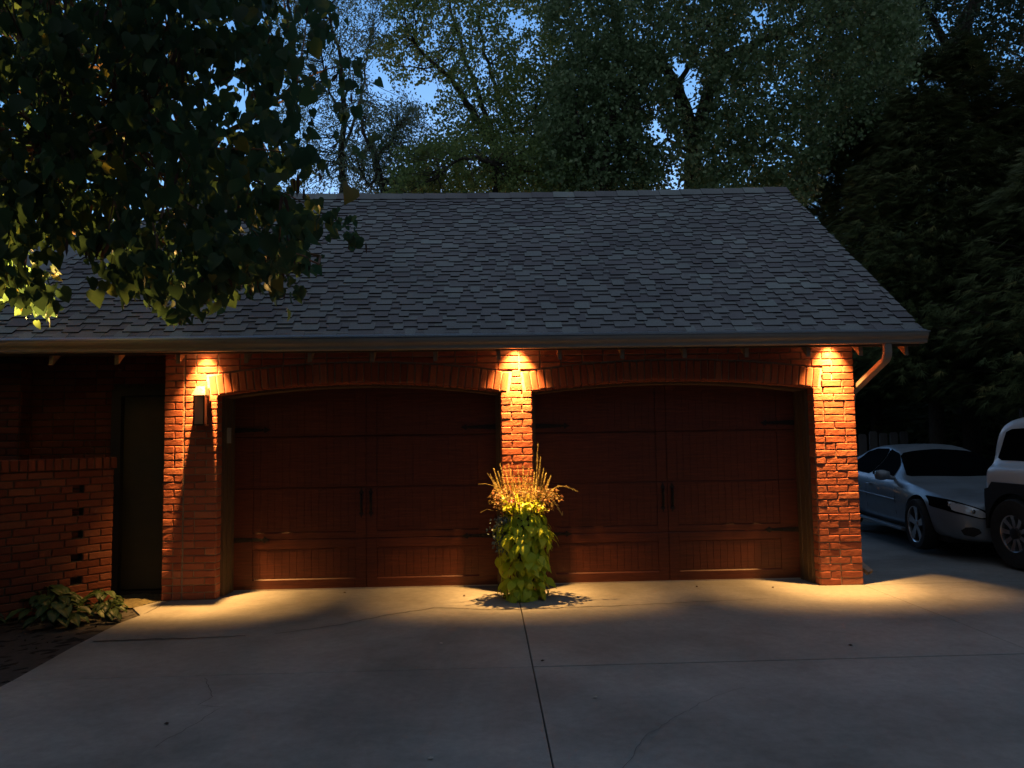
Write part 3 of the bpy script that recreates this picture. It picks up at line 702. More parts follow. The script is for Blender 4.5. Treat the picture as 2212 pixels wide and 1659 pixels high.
# ------------------------------------------------------------------ ground
mb = MB(); mb.box(-150, 150, -60, 240, -.6, -.19); g = mb.build('ground', M['grass_ground']); tag(g, kind='structure')
mb = MB()
def slab(x0, x1, y0, y1, poly=None):
    g_ = .004; mb.prism(poly or [(x0 + g_, y0 + g_), (x1 - g_, y0 + g_), (x1 - g_, y1 - g_), (x0 + g_, y1 - g_)], 'z', -.25, random.uniform(-.0015, .0015))
    if x0 >= 3.8:       # the parking pad falls away gently towards the back
        for q in range(len(mb.v) - 8, len(mb.v)): mb.v[q] = (mb.v[q][0], mb.v[q][1], mb.v[q][2] - .02 * max(0, mb.v[q][1]))
XJ = .272; 
ed = lambda y: -3.19 + .05 * math.sin(y * 1.3)
slab(0, 0, 0, 0, [(ed(-2.42), -2.416), (XJ - .004, -2.416), (XJ - .004, .5), (-3.165, .5), (-3.165, -.5), (ed(-.9), -.9), (ed(-1.6), -1.6)])
slab(XJ, 3.80, -2.42, .5); slab(XJ, 3.80, -6.1, -2.42); slab(XJ, 3.8, -13, -6.1)
slab(0, 0, 0, 0, [(-3.4, -6.1), (XJ - .004, -6.1), (XJ - .004, -2.424), (ed(-2.42), -2.424), (-3.19, -3.2), (-3.25, -4.5)])
slab(-6.5, XJ, -13, -6.108)
slab(0, 0, 0, 0, [(-3.39, -.30), (-3.173, -.62), (-3.173, -.03), (-3.27, -.03)])
slab(3.80, 9.6, -2.42, 0.0); slab(3.80, 9.6, 0.0, 1.6); slab(3.8, 9.6, -8, -2.42); slab(3.8, 9.6, 1.6, 6.2); slab(3.8, 12, 6.2, 9.4)
dr = mb.build('driveway', M['concrete'], bevel=.004); tag(dr, kind='structure')
mb = MB(); mb.box(-6.5, 3.9, -13, .6, -.19, -.02); mb.box(3.9, 9.6, -13, 0, -.19, -.02); u_ = mb.build('joint_soil', M['crack']); tag(u_, kind='structure')
# planting bed and mossy strip before the service door
def bumpy(name, x0, x1, y0, y1, z, amp, mat, n=60, poly=None, kind='structure'):
    bm = bmesh.new(); nx = int((x1 - x0) / .05) + 1; ny = int((y1 - y0) / .05) + 1
    gr = [[bm.verts.new((x0 + (x1 - x0) * i / nx, y0 + (y1 - y0) * j / ny, z + random.uniform(-amp, amp))) for i in range(nx + 1)] for j in range(ny + 1)]
    for j in range(ny):
        for i in range(nx):
            q = [gr[j][i], gr[j][i + 1], gr[j + 1][i + 1], gr[j + 1][i]]
            c = sum((p.co for p in q), Vector()) / 4
            if poly is None or poly(c.x, c.y): bm.faces.new(q)
    me = bpy.data.meshes.new(name); bm.to_mesh(me); bm.free(); me.materials.append(mat)
    o_ = bpy.data.objects.new(name, me); link(o_); tag(o_, kind=kind); return o_
bumpy('planting_bed', -7.2, -3.1, -6.0, .15, -.028, .018, M['soil'])
bumpy('mossy_strip', -3.95, -3.10, -.28, .34, .004, .012, M['moss'], poly=lambda x, y: x < -3.27 - max(0, -y) * .42)
# cracks in the slab
def crack(name, pts, w0, w1):
    mb_ = MB(); P = []
    for (a, b) in zip(pts[:-1], pts[1:]):
        a, b = np.array(a), np.array(b); n_ = max(2, int(np.linalg.norm(b - a) / .045))
        for k in range(n_): P.append(a + (b - a) * k / n_)
    P.append(np.array(pts[-1])); N_ = len(P)
    P = [p + np.array((random.uniform(-.008, .008), random.uniform(-.011, .011))) for p in P]
    for k in range(N_ - 1):
        d = P[k + 1] - P[k]; n2 = np.array((-d[1], d[0])); n2 = n2 / (np.linalg.norm(n2) + 1e-9)
        wa = (w0 + (w1 - w0) * k / N_) * random.uniform(.7, 1.2) / 2; wb = (w0 + (w1 - w0) * (k + 1) / N_) / 2
        if k == 0: L0 = (P[0] - n2 * wa, P[0] + n2 * wa)
        L1 = (P[k + 1] - n2 * wb, P[k + 1] + n2 * wb)
        mb_.add([(*L0[0], .0045), (*L1[0], .0045), (*L1[1], .0045), (*L0[1], .0045)], [(0, 1, 2, 3)]); L0 = L1
    o_ = mb_.build(name, M['crack']); tag(o_, kind='structure')
crack('pavement_crack', [(-3.14, -1.49), (-2.7, -1.47), (-2.3, -1.46), (-1.98, -1.43)], .024, .010)
crack('pavement_crack', [(-1.75, -1.40), (-1.29, -1.16), (-.9, -.82), (-.515, -.60), (-.25, -.66), (0.0, -.72), (.26, -.74)], .008, .014)
crack('pavement_crack', [(.29, -.74), (.7, -.72), (1.2, -.69), (1.9, -.62), (2.6, -.55)], .012, .005)
crack('pavement_crack', [(-1.9, -2.5), (-1.72, -2.85), (-1.75, -3.0), (-1.6, -3.05), (-1.66, -3.3), (-1.75, -3.6)], .003, .003)
crack('pavement_crack', [(1.3, -3.1), (1.0, -3.4), (.78, -3.65), (.6, -4.0)], .0022, .002)
crack('pavement_crack', [(1.55, -2.95), (1.3, -3.1)], .0015, .002)

# ------------------------------------------------------------------ low garden wall, angled, with vent gaps
gw = empty('garden_wall', (-3.75, 0, 0)); tag(gw, 'low dark brick garden wall with a column of open gaps near its end', 'brick wall')
ang = R(50); U_ = np.array((-math.cos(ang), -math.sin(ang), 0)); N_ = np.array((math.sin(ang), -math.cos(ang), 0))
O_ = np.array((-3.75, .0, 0)); WLEN = 4.2; HW = 18
mb = MB()
def gap(r_, s, e): return False
GAP = (.27, .37)
def gint(r_):
    if r_ in (15, 12, 9, 6, 3): return [(0, GAP[0]), (GAP[1], WLEN)]
    return [(0, WLEN)]
lay_field(mb, O_, U_, Z3, N_, 0, WLEN, range(HW), off=0, interval=gint)
# core in pieces leaving the gaps open
def core(s0, s1, z0, z1): mb.obox(O_ + U_ * (s0 + s1) / 2 - N_ * .05 + np.array((0, 0, (z0 + z1) / 2)), U_, N_, np.array(Z3), (s1 - s0) / 2, .05, (z1 - z0) / 2, 1)
core(0.004, GAP[0], 0, HW * CO); core(GAP[1], WLEN, 0, HW * CO); z = 0
for r_ in (3, 6, 9, 12, 15):
    core(GAP[0] + .0005, GAP[1] - .0005, z, r_ * CO); z = (r_ + 1) * CO
core(GAP[0] + .0005, GAP[1] - .0005, z, HW * CO)
lay_field(mb, O_ - N_ * .0 + U_ * .0, -N_, Z3, -U_, 0.0, .1, range(HW), off=0)
w_ = mb.build('wall_body', [M['shaded_brick'], M['shaded_mortar']], None); w_.parent = gw; w_.matrix_parent_inverse = Matrix.Translation((3.75, 0, 0))
mb = MB(); s = -.03
mb.obox(O_ + U_ * (WLEN / 2) - N_ * .04 + np.array((0, 0, HW * CO + .055)), U_, N_, np.array(Z3), WLEN / 2, .052, .05, 1)
while s < WLEN:
    lay_brick(mb, O_ + N_ * .014, U_, Z3, N_, s + .004, s + .0645, HW * CO + .006, HW * CO + .112)
    lay_brick(mb, O_ + N_ * .014 + np.array((0, 0, HW * CO + .106)), U_, -N_, Z3, s + .004, s + .0645, .0, .12)
    s += .0725
w_ = mb.build('coping', [M['shaded_brick'], M['shaded_mortar']], None); w_.parent = gw; w_.matrix_parent_inverse = Matrix.Translation((3.75, 0, 0))

# ------------------------------------------------------------------ leaf templates (y = length, x = width, z = up)
def heart(fold=.18, droop=.25, lobe=.1, tip=1.0, n=1):
    out = [(0, 0), (.22, -lobe), (.45, .06), (.5, .32), (.36, .62), (.15, .86), (0, tip)]
    mid = [(0, 0), (0, .3), (0, .62), (0, tip)]
    V = []; 
    def z(x, y): return fold * abs(x) * 1.2 - droop * max(0, y) ** 2 - .25 * x * x
    for y in (0, .3, .62, tip): V.append((0, y, z(0, y)))
    R_ = [(x, y, z(x, y)) for x, y in out[1:6]]; L_ = [(-x, y, zz) for x, y, zz in R_]
    V += R_ + L_
    F = []
    for b, sg in ((4, 1), (9, -1)):
        tri = [(0, b, b + 1), (0, b + 1, 1), (1, b + 1, b + 2), (1, b + 2, 2), (2, b + 2, b + 3), (2, b + 3, b + 4), (2, b + 4, 3)]
        F += tri if sg > 0 else [(a, d, c) for a, c, d in tri]
    return V, F
HEART = heart(.34, .38, .12, 1.02)
VINE = heart(.12, .45, .22, 1.15)
def diamond(): return [(0, 0, 0), (.42, .42, .06), (0, 1, -.08), (-.42, .42, .06)], [(0, 1, 2), (0, 2, 3)]
DIA = diamond()
def rand_unit(n):
    v = rng.normal(size=(n, 3)); return v / np.linalg.norm(v, axis=1, keepdims=True)
def leaves_rot(n, down=.5, facing=None, spread=.8):
    """hanging leaves: tip direction mostly outward/down, normal random-up"""
    y = rand_unit(n) * spread; y[:, 2] -= down; nn = rand_unit(n) * .8; nn[:, 2] += .5
    if facing is not None: nn += facing
    return frames(y, nn)

# ------------------------------------------------------------------ hostas
def hosta(loc, sz, n, label, seed):
    r0 = np.random.default_rng(seed); root = empty('hosta', loc); tag(root, label, 'plant', 'hostas in the planting bed')
    mb_ = MB(); st = MB()
    for k in range(n):
        a = r0.uniform(0, 2 * math.pi); el = r0.uniform(.1, 1.0); ln = sz * r0.uniform(.55, 1.0); wd = ln * r0.uniform(.30, .38)
        d = np.array((math.cos(a), math.sin(a), 0)); sd = np.array((-math.sin(a), math.cos(a), 0))
        rs = sz * (.25 + .9 * (1 - el)); hz = sz * (.25 + .95 * el)
        base = d * rs * .75 + np.array((0, 0, hz)); tone = r0.random()
        st.tube([(0, 0, 0), tuple(base * np.array((.5, .5, .7))), tuple(base)], [.006, .005, .004], 5)
        nu, nv = 7, 5; vs = []
        for i in range(nu):
            u = i / (nu - 1); wprof = math.sin(math.pi * min(1, u * .93 + .07)) ** .8 * (1 - .15 * u)
            for j in range(nv):
                v_ = (j / (nv - 1) - .5) * 2
                p = base + d * ln * u * .9 + sd * wd * wprof * v_ + np.array((0, 0, ln * (.18 * u - .62 * u * u) + .22 * wd * abs(v_) + r0.uniform(-.006, .006) + .008 * math.sin(v_ * 9)))
                vs.append(p)
        mb_.add(vs, [(i * nv + j, i * nv + j + 1, (i + 1) * nv + j + 1, (i + 1) * nv + j) for i in range(nu - 1) for j in range(nv - 1)], 0, tone)
    mb_.build('leaves', M['leaf_hosta'], root, smooth=True); st.build('stems', M['leaf_hosta'], root)
hosta((-3.62, -.42, -.02), .17, 20, 'hosta clump at the wall end beside the lit concrete edge', 1)
hosta((-3.80, -.85, -.02), .21, 24, 'large hosta clump in the middle of the bed with pale leaves', 2)
hosta((-4.05, -.55, -.02), .24, 26, 'tall hosta clump growing against the garden wall', 3)
hosta((-4.3, -1.15, -.02), .2, 22, 'dark hosta clump left of the pale-leaved one', 4)
hosta((-3.42, -.72, -.02), .14, 14, 'small hosta spilling over the edge of the driveway', 5)
hosta((-4.38, -1.78, -.02), .19, 18, 'hosta at the left edge of the photo, nearest the camera', 6)
hosta((-4.2, -2.6, -.02), .15, 14, 'hosta low at the left border in front of the bed', 8)
# small dry debris in the bed: part of soil
pos = np.column_stack([rng.uniform(-5, -3.3, 260), rng.uniform(-3.8, -.3, 260), rng.uniform(-.015, .0, 260)])
o = inst_mesh('leaf_litter', *DIA, pos, leaves_rot(260, 0, np.array((0, 0, 1.5))), rng.uniform(.012, .03, 260), noise_mat('litter', [(.3, (.03, .02, .012)), (.7, (.12, .09, .06))], 5)); tag(o, 'dry leaf litter scattered on the dark soil of the bed', 'leaf litter', kind='stuff')
# dry bits on the driveway
bits = [(1000, 1265, 'small curled leaf by the left garage door'), (1003, 1288, 'tiny dry leaf left of the planter shadow'), (745, 1281, 'dark crumb near the middle of the left door'), (1837, 1395, 'black pebble alone on the right slab'), (1172, 1429, 'small dark leaf just right of the joint'), (953, 1391, 'tiny pale chip left of the centre joint'), (1505, 1268, 'dark crumb before the right garage door'), (1670, 1270, 'thin twig near the right pier'), (930, 1640, 'pale chip low in the left slab'), (1285, 1508, 'pale chip on the right slab'), (360, 1565, 'small leaf low on the left slab')]
for i, (px, py, lab) in enumerate(bits):
    d = ray(px, py); t_ = (0 - CAM[2]) / d[2]; p = CAM + d * t_; s_ = .016 if i != 3 else .02
    mb = MB(); a0 = random.uniform(0, 6)
    ring = [(math.cos(a0 + k * 1.05) * s_ * random.uniform(.6, 1.1), math.sin(a0 + k * 1.05) * s_ * random.uniform(.5, 1)) for k in range(6)]
    mb.add([(0, 0, .012)] + [(a, b, .003 + random.uniform(0, .005)) for a, b in ring] + [(0, 0, .0)], [(0, k + 1, (k + 1) % 6 + 1) for k in range(6)] + [(7, (k + 1) % 6 + 1, k + 1) for k in range(6)])
    pale = 'pale' in lab
    o = mb.build('pebble' if 'pebble' in lab or 'chip' in lab or 'crumb' in lab else 'fallen_leaf', M['weather_strip'] if pale else M['pod']); o.location = (p[0], p[1], .002); tag(o, lab, 'debris', 'bits lying on the driveway')

# ------------------------------------------------------------------ planter and its plants
PX, PY = .33, -.27
mb = MB(); mb.lathe((0, 0, 0), [(.001, .0), (.10, .0), (.105, .02), (.09, .05), (.105, .45), (.145, .74), (.165, .78), (.165, .81), (.145, .81), (.14, .74), (.001, .72)], 28)
o = mb.build('planter', M['pot'], smooth=True, sharp=35); o.location = (PX, PY, .001); tag(o, 'tall dark planter hidden under bright green vine before the middle pier', 'planter')
# sweet potato vine: leaves drape over the front of the pot down to the ground
n = 520; th = rng.uniform(-math.pi * 1.12, .12 * math.pi, n); hh = 1 - rng.random(n) ** 1.15
z = .02 + hh * .88
rad = .10 + .065 * np.sin(np.clip((z - .0) / .9, 0, 1) * math.pi) ** .6 + rng.uniform(-.03, .085, n)
rad *= np.where((z < .72) & (z > .5), 1.06, 1) * np.where(z > .80, .8, 1)
lump = .022 * np.sin(th * 3 + z * 14)
rad = rad + lump
P_ = np.column_stack([np.cos(th) * rad * 1.02, np.sin(th) * rad, z])
out = np.column_stack([np.cos(th), np.sin(th), np.full(n, .15)])
yv = out * .55 + rand_unit(n) * .45; yv[:, 2] -= .75
nn = out * .8 + rand_unit(n) * .35 + np.array((0, 0, .75))
o = empty('sweet_potato_vine', (PX, PY, 0)); tag(o, 'bright lime green trailing vine cascading to the ground from the planter', 'plant')
inst_mesh('leaves', *VINE, P_, frames(yv, nn), rng.uniform(.045, .108, n), M['leaf_vine'], o, tone=np.clip(rng.normal(.55, .25, n), 0, 1), smooth=False)
n2 = 90; a2 = rng.uniform(0, 2 * math.pi, n2); r2 = .17 * np.sqrt(rng.random(n2))
P2 = np.column_stack([np.cos(a2) * r2 * 1.1, np.sin(a2) * r2 - .03, rng.uniform(.84, .94, n2)]); y2 = rand_unit(n2); y2[:, 2] -= .3; nn2 = rand_unit(n2) * .5 + np.array((0, -.3, 1.0))
inst_mesh('leaves', *VINE, P2, frames(y2, nn2), rng.uniform(.06, .1, n2), M['leaf_vine'], o, tone=np.clip(rng.normal(.75, .2, n2), 0, 1))
mb = MB()
for k in range(16):
    a = random.uniform(-3.4, .3); pts = []
    for q in range(7):
        zz = .80 - q / 6 * random.uniform(.7, .78); rr = .17 + .05 * math.sin(q)
        pts.append((math.cos(a + q * .06) * rr, math.sin(a + q * .06) * rr, max(.02, zz)))
    mb.tube(pts, .0035, 5)
mb.build('stems', M['leaf_vine'], o)
# flowering spike plant
sp = empty('flower_spike_plant', (PX, PY, .78)); tag(sp, 'golden seed spikes and coleus rising above the vine in the planter', 'plant')
fl_pos = []; stm = MB(); fl_out = []
def spike(base, top, bend=(0, 0, 0), r0=.012, start=.35, n=None):
    base, top = np.array(base, float), np.array(top, float); L = np.linalg.norm(top - base); N = n or max(10, int(L / .02))
    pts = [base + (top - base) * q / 10 + np.array(bend) * math.sin(q / 10 * math.pi / 2) ** 2 * 0 + np.array(bend) * (q / 10) ** 2 for q in range(11)]
    stm.tube([tuple(p) for p in pts], [.003 - .0018 * q / 10 for q in range(11)], 5)
    N = int(L * (1 - start) / .0125)
    for k in range(N):
        f = start + (1 - start) * k / N; x_ = f * 10; i0 = min(9, int(x_)); p = pts[i0] + (pts[i0 + 1] - pts[i0]) * (x_ - i0)
        ax = pts[i0 + 1] - pts[i0]; ax /= np.linalg.norm(ax); rr = r0 * (1.25 - .75 * (k / N))
        a_ = np.cross(ax, (0, 1, .1)); a_ /= np.linalg.norm(a_); b_ = np.cross(ax, a_)
        for q in range(6):
            w2 = 2 * math.pi * (q + .5 * (k % 2)) / 6; dd = a_ * math.cos(w2) + b_ * math.sin(w2)
            fl_pos.append(p + dd * rr * .25); fl_out.append(dd * .9 + ax * .35)
            fl_scl.append(rr * random.uniform(.9, 1.3))
fl_scl = []
def W(px, py, y=-.27): return aty(px, py, y) - np.array((PX, PY, .78))
for (px, py) in [(1066, 1010), (1075, 1016), (1080, 1000), (1090, 1005), (1098, 1000), (1103, 1012), (1118, 1004), (1130, 1005), (1142, 1010), (1148, 1008), (1155, 1018), (1167, 1002), (1175, 1010), (1180, 1020), (1190, 1026), (1058, 1022), (1064, 1030), (1110, 1026), (1136, 1024), (1186, 1034), (1172, 1030), (1160, 1030), (1084, 1028), (1070, 1040), (1094, 1036), (1124, 1038)]:
    t_ = W(px, py, -.27 + random.uniform(-.12, .12)); b_ = np.array((t_[0] * .55, random.uniform(-.08, .08), .02)); spike(b_, t_, start=.12)
t_ = W(1162, 957); spike((t_[0] * .8, 0, .02), t_, start=.2, r0=.011)
t_ = W(1168, 985); spike((t_[0] * .7, 0, .02), t_, start=.3)
# arching spikes
def arch_spike(pp, y=-.3):
    P = [W(a, b, y) for a, b in pp]
    for a, b in zip(P[:-1], P[1:]): 
        spike(a, b, start=0.0, r0=.0085)
arch_spike([(1180, 1082), (1190, 1060), (1205, 1050), (1222, 1051), (1237, 1057), (1249, 1062)]); arch_spike([(1185, 1070), (1195, 1082), (1205, 1096), (1214, 1113)], -.36); arch_spike([(1214, 1113), (1215, 1104)], -.36)
stm.tube([tuple(W(1066, 1050)), tuple(W(1050, 1045)), tuple(W(1033, 1046))], .002, 5); stm.tube([tuple(W(1066, 1103)), tuple(W(1052, 1100)), tuple(W(1038, 1107))], .002, 5); stm.tube([tuple(W(1062, 1036)), tuple(W(1052, 1022))], .0018, 5)
for k in range(26):   # tangle of thin stems
    a = random.uniform(0, 6.28); r_ = random.uniform(.02, .2); stm.tube([(math.cos(a) * r_ * .4, math.sin(a) * r_ * .4, .0), (math.cos(a) * r_ * .9, math.sin(a) * r_ * .8, random.uniform(.1, .2)), (math.cos(a + .4) * (r_ + .06), math.sin(a + .4) * r_, random.uniform(.2, .36))], .002, 5)
stm.build('stems', M['spike'], sp)
fl_pos = np.array(fl_pos); fl_out = np.array(fl_out)
inst_mesh('seed_heads', *DIA, fl_pos, frames(fl_out, rand_unit(len(fl_pos)) + np.array((0, 0, .6))), np.array(fl_scl), M['spike'], sp)
n = 1100; a = rng.uniform(0, 2 * math.pi, n); hz = rng.uniform(-.05, .26, n); r_ = (.13 + .14 * np.sin(np.clip(hz / .24, 0, 1) * 2.2)) * np.sqrt(rng.uniform(.25, 1, n))
P_ = np.column_stack([np.cos(a) * r_ * 1.35, np.sin(a) * r_ * .95, hz + .01]); y_ = rand_unit(n) + np.column_stack([np.cos(a), np.sin(a), np.full(n, -.2)]) * .7
P_[:, 0] += .01
inst_mesh('leaves', *HEART, P_, frames(y_, rand_unit(n) * .6 + np.array((0, -.2, 1))), rng.uniform(.014, .034, n), M['coleus'], sp)
st = empty('trailing_silver_plant', (PX - .20, PY - .06, .80)); tag(st, 'small silvery blue trailing plant on the left side of the planter', 'plant')
n = 240; P_ = np.column_stack([rng.normal(-.02, .045, n), rng.normal(-.02, .05, n), -rng.uniform(.0, .34, n)])
inst_mesh('leaves', *HEART, P_, leaves_rot(n, .3), rng.uniform(.016, .03, n), M['silver_leaf'], st)
mb = MB()
for k in range(10): x_ = random.uniform(-.07, .05); mb.tube([(.02, 0, .0), (x_, -.03, -.04), (x_ - .01, -.03, -random.uniform(.15, .32))], .002, 5)
mb.build('stems', M['silver_leaf'], st)
rf = empty('red_flower', tuple(aty(1105, 1083, -.42))); tag(rf, 'single small red flower at the left top of the lime vine', 'flower')
n = 9; a = np.linspace(0, 2 * math.pi, n, endpoint=False); P_ = np.zeros((n, 3)); y_ = np.column_stack([np.cos(a), np.sin(a) * .5, np.sin(a) * .5 + .3])
inst_mesh('petals', *HEART, P_, frames(y_, np.tile((0, -.7, .7), (n, 1))), np.full(n, .026), M['petal'], rf)
mb = MB(); mb.tube([(0, .002, 0), (.0, .05, -.08), (0, .1, -.12)], .002, 5); mb.build('stem', M['leaf_vine'], rf)

# ------------------------------------------------------------------ tree machinery
def inpoly(x, y, poly):
    c = np.zeros(len(x), bool); n = len(poly)
    for i in range(n):
        x0, y0 = poly[i]; x1, y1 = poly[(i + 1) % n]
        cond = ((y0 > y) != (y1 > y)) & (x < (x1 - x0) * (y - y0) / ((y1 - y0) + 1e-12) + x0)
        c ^= cond
    return c
def sample_region(n, poly, y0, y1, gaps=(), thin=(), keep=.3, z_of=None):
    """n points of a crown with the outline seen in the photograph, spread over a real depth y0..y1"""
    xs_ = [p[0] for p in poly]; ys_ = [p[1] for p in poly]; out = []; tot = 0
    while tot < n:
        m_ = n * 2; px = rng.uniform(min(xs_), max(xs_), m_); py = rng.uniform(min(ys_), max(ys_), m_)
        ok = inpoly(px, py, poly)
        for g_ in gaps: ok &= ~inpoly(px, py, g_)
        for g_, k_ in thin: ok &= ~(inpoly(px, py, g_) & (rng.random(m_) > k_))
        px, py = px[ok], py[ok]; Y = rng.uniform(y0, y1, len(px))
        d = FW[None] + RT[None] * ((px - 1106) / FPX)[:, None] - UP[None] * ((py - 829.5) / FPX)[:, None]
        p = CAM[None] + d * ((Y - CAM[1]) / d[:, 1])[:, None]; out.append(p); tot += len(p)
    return np.concatenate(out)[:n]
def twigs_to_leaves(cent, per, spread, droop=0):
    """leaves around twig centres (elongated gaussian per twig)"""
    n = len(cent); ax = rand_unit(n); ax[:, 2] = ax[:, 2] * .6 - droop; f = rng.uniform(-1, 1, (n, per))
    p = cent[:, None] + ax[:, None] * f[..., None] * spread + rng.normal(size=(n, per, 3)) * spread * .28
    return p.reshape(-1, 3), ax
def limb(mb_, a, b, r0, r1, seg=7, wob=.12):
    a, b = np.array(a, float), np.array(b, float); L = np.linalg.norm(b - a); pts = [a]; off = np.zeros(3)
    for k in range(1, seg + 1):
        off = off + rng.normal(size=3) * wob * L / seg * (1 if k < seg else 0)
        pts.append(a + (b - a) * k / seg + off * (1 - k / seg * .6))
    mb_.tube([tuple(p) for p in pts], [r0 + (r1 - r0) * k / seg for k in range(seg + 1)], 7 if r0 > .03 else 4, cap=False)
    return pts
def tree(name, label, cat, base, limbs, cent, per, spread, lsize, tmpl, mat, bark, group=None, ntwig=260, trad=.012, droop=0, leafdown=.4, tone=None, facing=None):
    """limbs: list of polylines with radii [(pts, r0, r1)]; cent: twig centres"""
    root = empty(name, tuple(base)); tag(root, label, cat, group); base = np.array(base, float)
    mb_ = MB(); nodes = []
    for pts, r0, r1 in limbs:
        pts = [np.array(p, float) - base for p in pts]; dense = []
        for i in range(len(pts) - 1):
            for q in range(4): dense.append(pts[i] + (pts[i + 1] - pts[i]) * q / 4 + (rng.normal(size=3) * .018 * np.linalg.norm(pts[i + 1] - pts[i]) if (i or q) else 0))
        dense.append(pts[-1]); N = len(dense)
        mb_.tube([tuple(p) for p in dense], [r0 + (r1 - r0) * (k / (N - 1)) ** .8 for k in range(N)], 9 if r0 > .05 else 6, cap=True)
        for k in range(max(1, N // 3), N): nodes.append(dense[k])
    mb_.build('trunk', bark, root, smooth=True)
    nodes = np.array(nodes); c_ = cent - base
    tw = MB(); sel = rng.permutation(len(c_))[:ntwig]
    for i in sel:
        d2 = ((nodes - c_[i]) ** 2).sum(1); k = int(np.argsort(d2)[rng.integers(0, min(3, len(nodes)))])
        if d2[k] < 3.2: limb(tw, nodes[k], c_[i], trad, trad * .25, 5, .14)
    if ntwig: tw.build('branches', bark, root)
    P, ax = twigs_to_leaves(c_, per, spread, droop); n_ = len(P)
    inst_mesh('crown', *tmpl, P, leaves_rot(n_, leafdown, facing), (rng.uniform(.6, 1.15, n_) if name != 'redbud_tree' else rng.choice([.5, .7, .85, 1.0, 1.3], n_) * rng.uniform(.85, 1.15, n_)) * lsize, mat, root, tone=tone(n_) if tone else None)
    return root
print('base done')
exec_trees = True
# ---- redbud at the left, in front of the roof
rb_poly = [(-300, -250), (640, -250), (690, 0), (720, 110), (690, 190), (712, 290), (705, 330), (735, 400), (738, 440), (755, 505), (715, 520), (660, 500), (672, 545), (620, 585), (600, 610), (540, 600), (490, 640), (440, 625), (385, 668), (345, 650), (300, 612), (270, 600), (215, 545), (150, 500), (110, 480), (60, 560), (90, 600), (110, 665), (60, 650), (20, 610), (-300, 640)]
rb_base = (-5.0, -1.25, 0)
c1 = sample_region(1350, rb_poly, -4.3, -1.2, gaps=[[(640, 60), (700, 80), (690, 150), (655, 130)], [(660, 230), (740, 250), (700, 300)], [(600, 380), (760, 400), (740, 430), (640, 420)], [(130, 540), (230, 560), (160, 610)]], thin=[([(610, -260), (800, -260), (800, 560), (640, 560)], .4)])
sprig = np.array([aty(px_, py_, y_) for px_, py_, y_ in ((768, 130, -2.2), (760, 185, -2.2), (735, 150, -2.4), (800, 300, -2.0), (700, 60, -2.6), (757, 500, -1.6), (740, 470, -1.7), (715, 30, -2.6), (748, 250, -2.1), (690, 20, -2.5), (770, 515, -1.5), (455, 650, -1.5), (370, 675, -1.5), (600, 620, -1.5))])
c1 = np.concatenate([c1, sprig])
c1 = c1[c1[:, 2] > 2.05]
lp = [([rb_base, (-4.85, -1.25, 1.0), (-4.7, -1.3, 2.2), (-4.35, -1.65, 3.05), (-3.3, -2.0, 3.5), (-2.2, -2.3, 3.8)], .13, .03),
      ([(-4.7, -1.32, 2.2), (-4.1, -2.3, 3.05), (-2.9, -3.0, 3.3), (-2.0, -3.3, 3.5)], .07, .02),
      ([(-4.7, -1.32, 2.2), (-4.4, -1.3, 3.3), (-3.6, -1.4, 4.3), (-2.6, -1.8, 4.9)], .07, .02),
      ([(-3.9, -1.8, 3.25), (-2.9, -1.5, 3.25), (-2.1, -1.5, 3.15), (-1.35, -1.6, 3.05)], .035, .010),
      ([(-3.2, -1.9, 3.3), (-2.3, -1.6, 3.9), (-1.5, -1.8, 4.4)], .04, .012),
      ([(-4.75, -1.3, 2.1), (-4.9, -2.2, 2.9), (-4.6, -3.4, 3.5)], .06, .02)]
low = sample_region(60, [(-60, 560), (50, 560), (95, 625), (105, 662), (40, 650), (-60, 620)], -1.9, -1.2)
ox = np.column_stack([rng.uniform(-8.5, -4.3, 420), rng.uniform(-6.5, -.9, 420), rng.uniform(3.0, 6.0, 420)])
_d = ox - CAM; _z = _d @ FW; _px = 1106 + FPX * (_d @ RT) / _z; _py = 829.5 - FPX * (_d @ UP) / _z
ox = ox[(_z < .2) | (_px < -40) | (_py < -60)]          # extra crown added out of view to shade the left side
mid = sample_region(70, [(440, 520), (640, 480), (650, 560), (520, 610), (400, 650), (380, 600)], -1.9, -1.2)
c1 = np.concatenate([c1, low, mid, ox]); c1 = c1[np.linalg.norm(c1 - np.array((-4.22, -1.50, 2.59)), axis=1) > .6]
rbt = lambda n_: np.clip(rng.normal(.45, .22, n_), 0, 1)
rb = tree('redbud_tree', 'leafy tree overhanging from the left with heart-shaped leaves and hanging pods', 'tree', rb_base, lp, c1, 9, .16, .072, HEART, M['leaf_redbud'], M['bark_red'], ntwig=330, trad=.011, droop=.3, leafdown=1.1, tone=rbt, facing=np.array((0, -.5, 0)))
cp = c1[rng.permutation(len(c1))[:210]]; pods = np.repeat(cp, 9, 0) + rng.normal(size=(len(cp) * 9, 3)) * np.array((.05, .05, .03)) - np.array(rb_base); npd = len(pods)
yd = rng.normal(size=(npd, 3)) * .18; yd[:, 2] = -1
PODT = ([(0, 0, 0), (.09, .3, .01), (.07, .75, 0), (0, 1, 0), (-.07, .75, 0), (-.09, .3, .01)], [(0, 1, 2), (0, 2, 3), (0, 3, 4), (0, 4, 5)])
inst_mesh('seed_pods', *PODT, pods, frames(yd, rand_unit(npd)), rng.uniform(.06, .1, npd), M['pod'], rb)
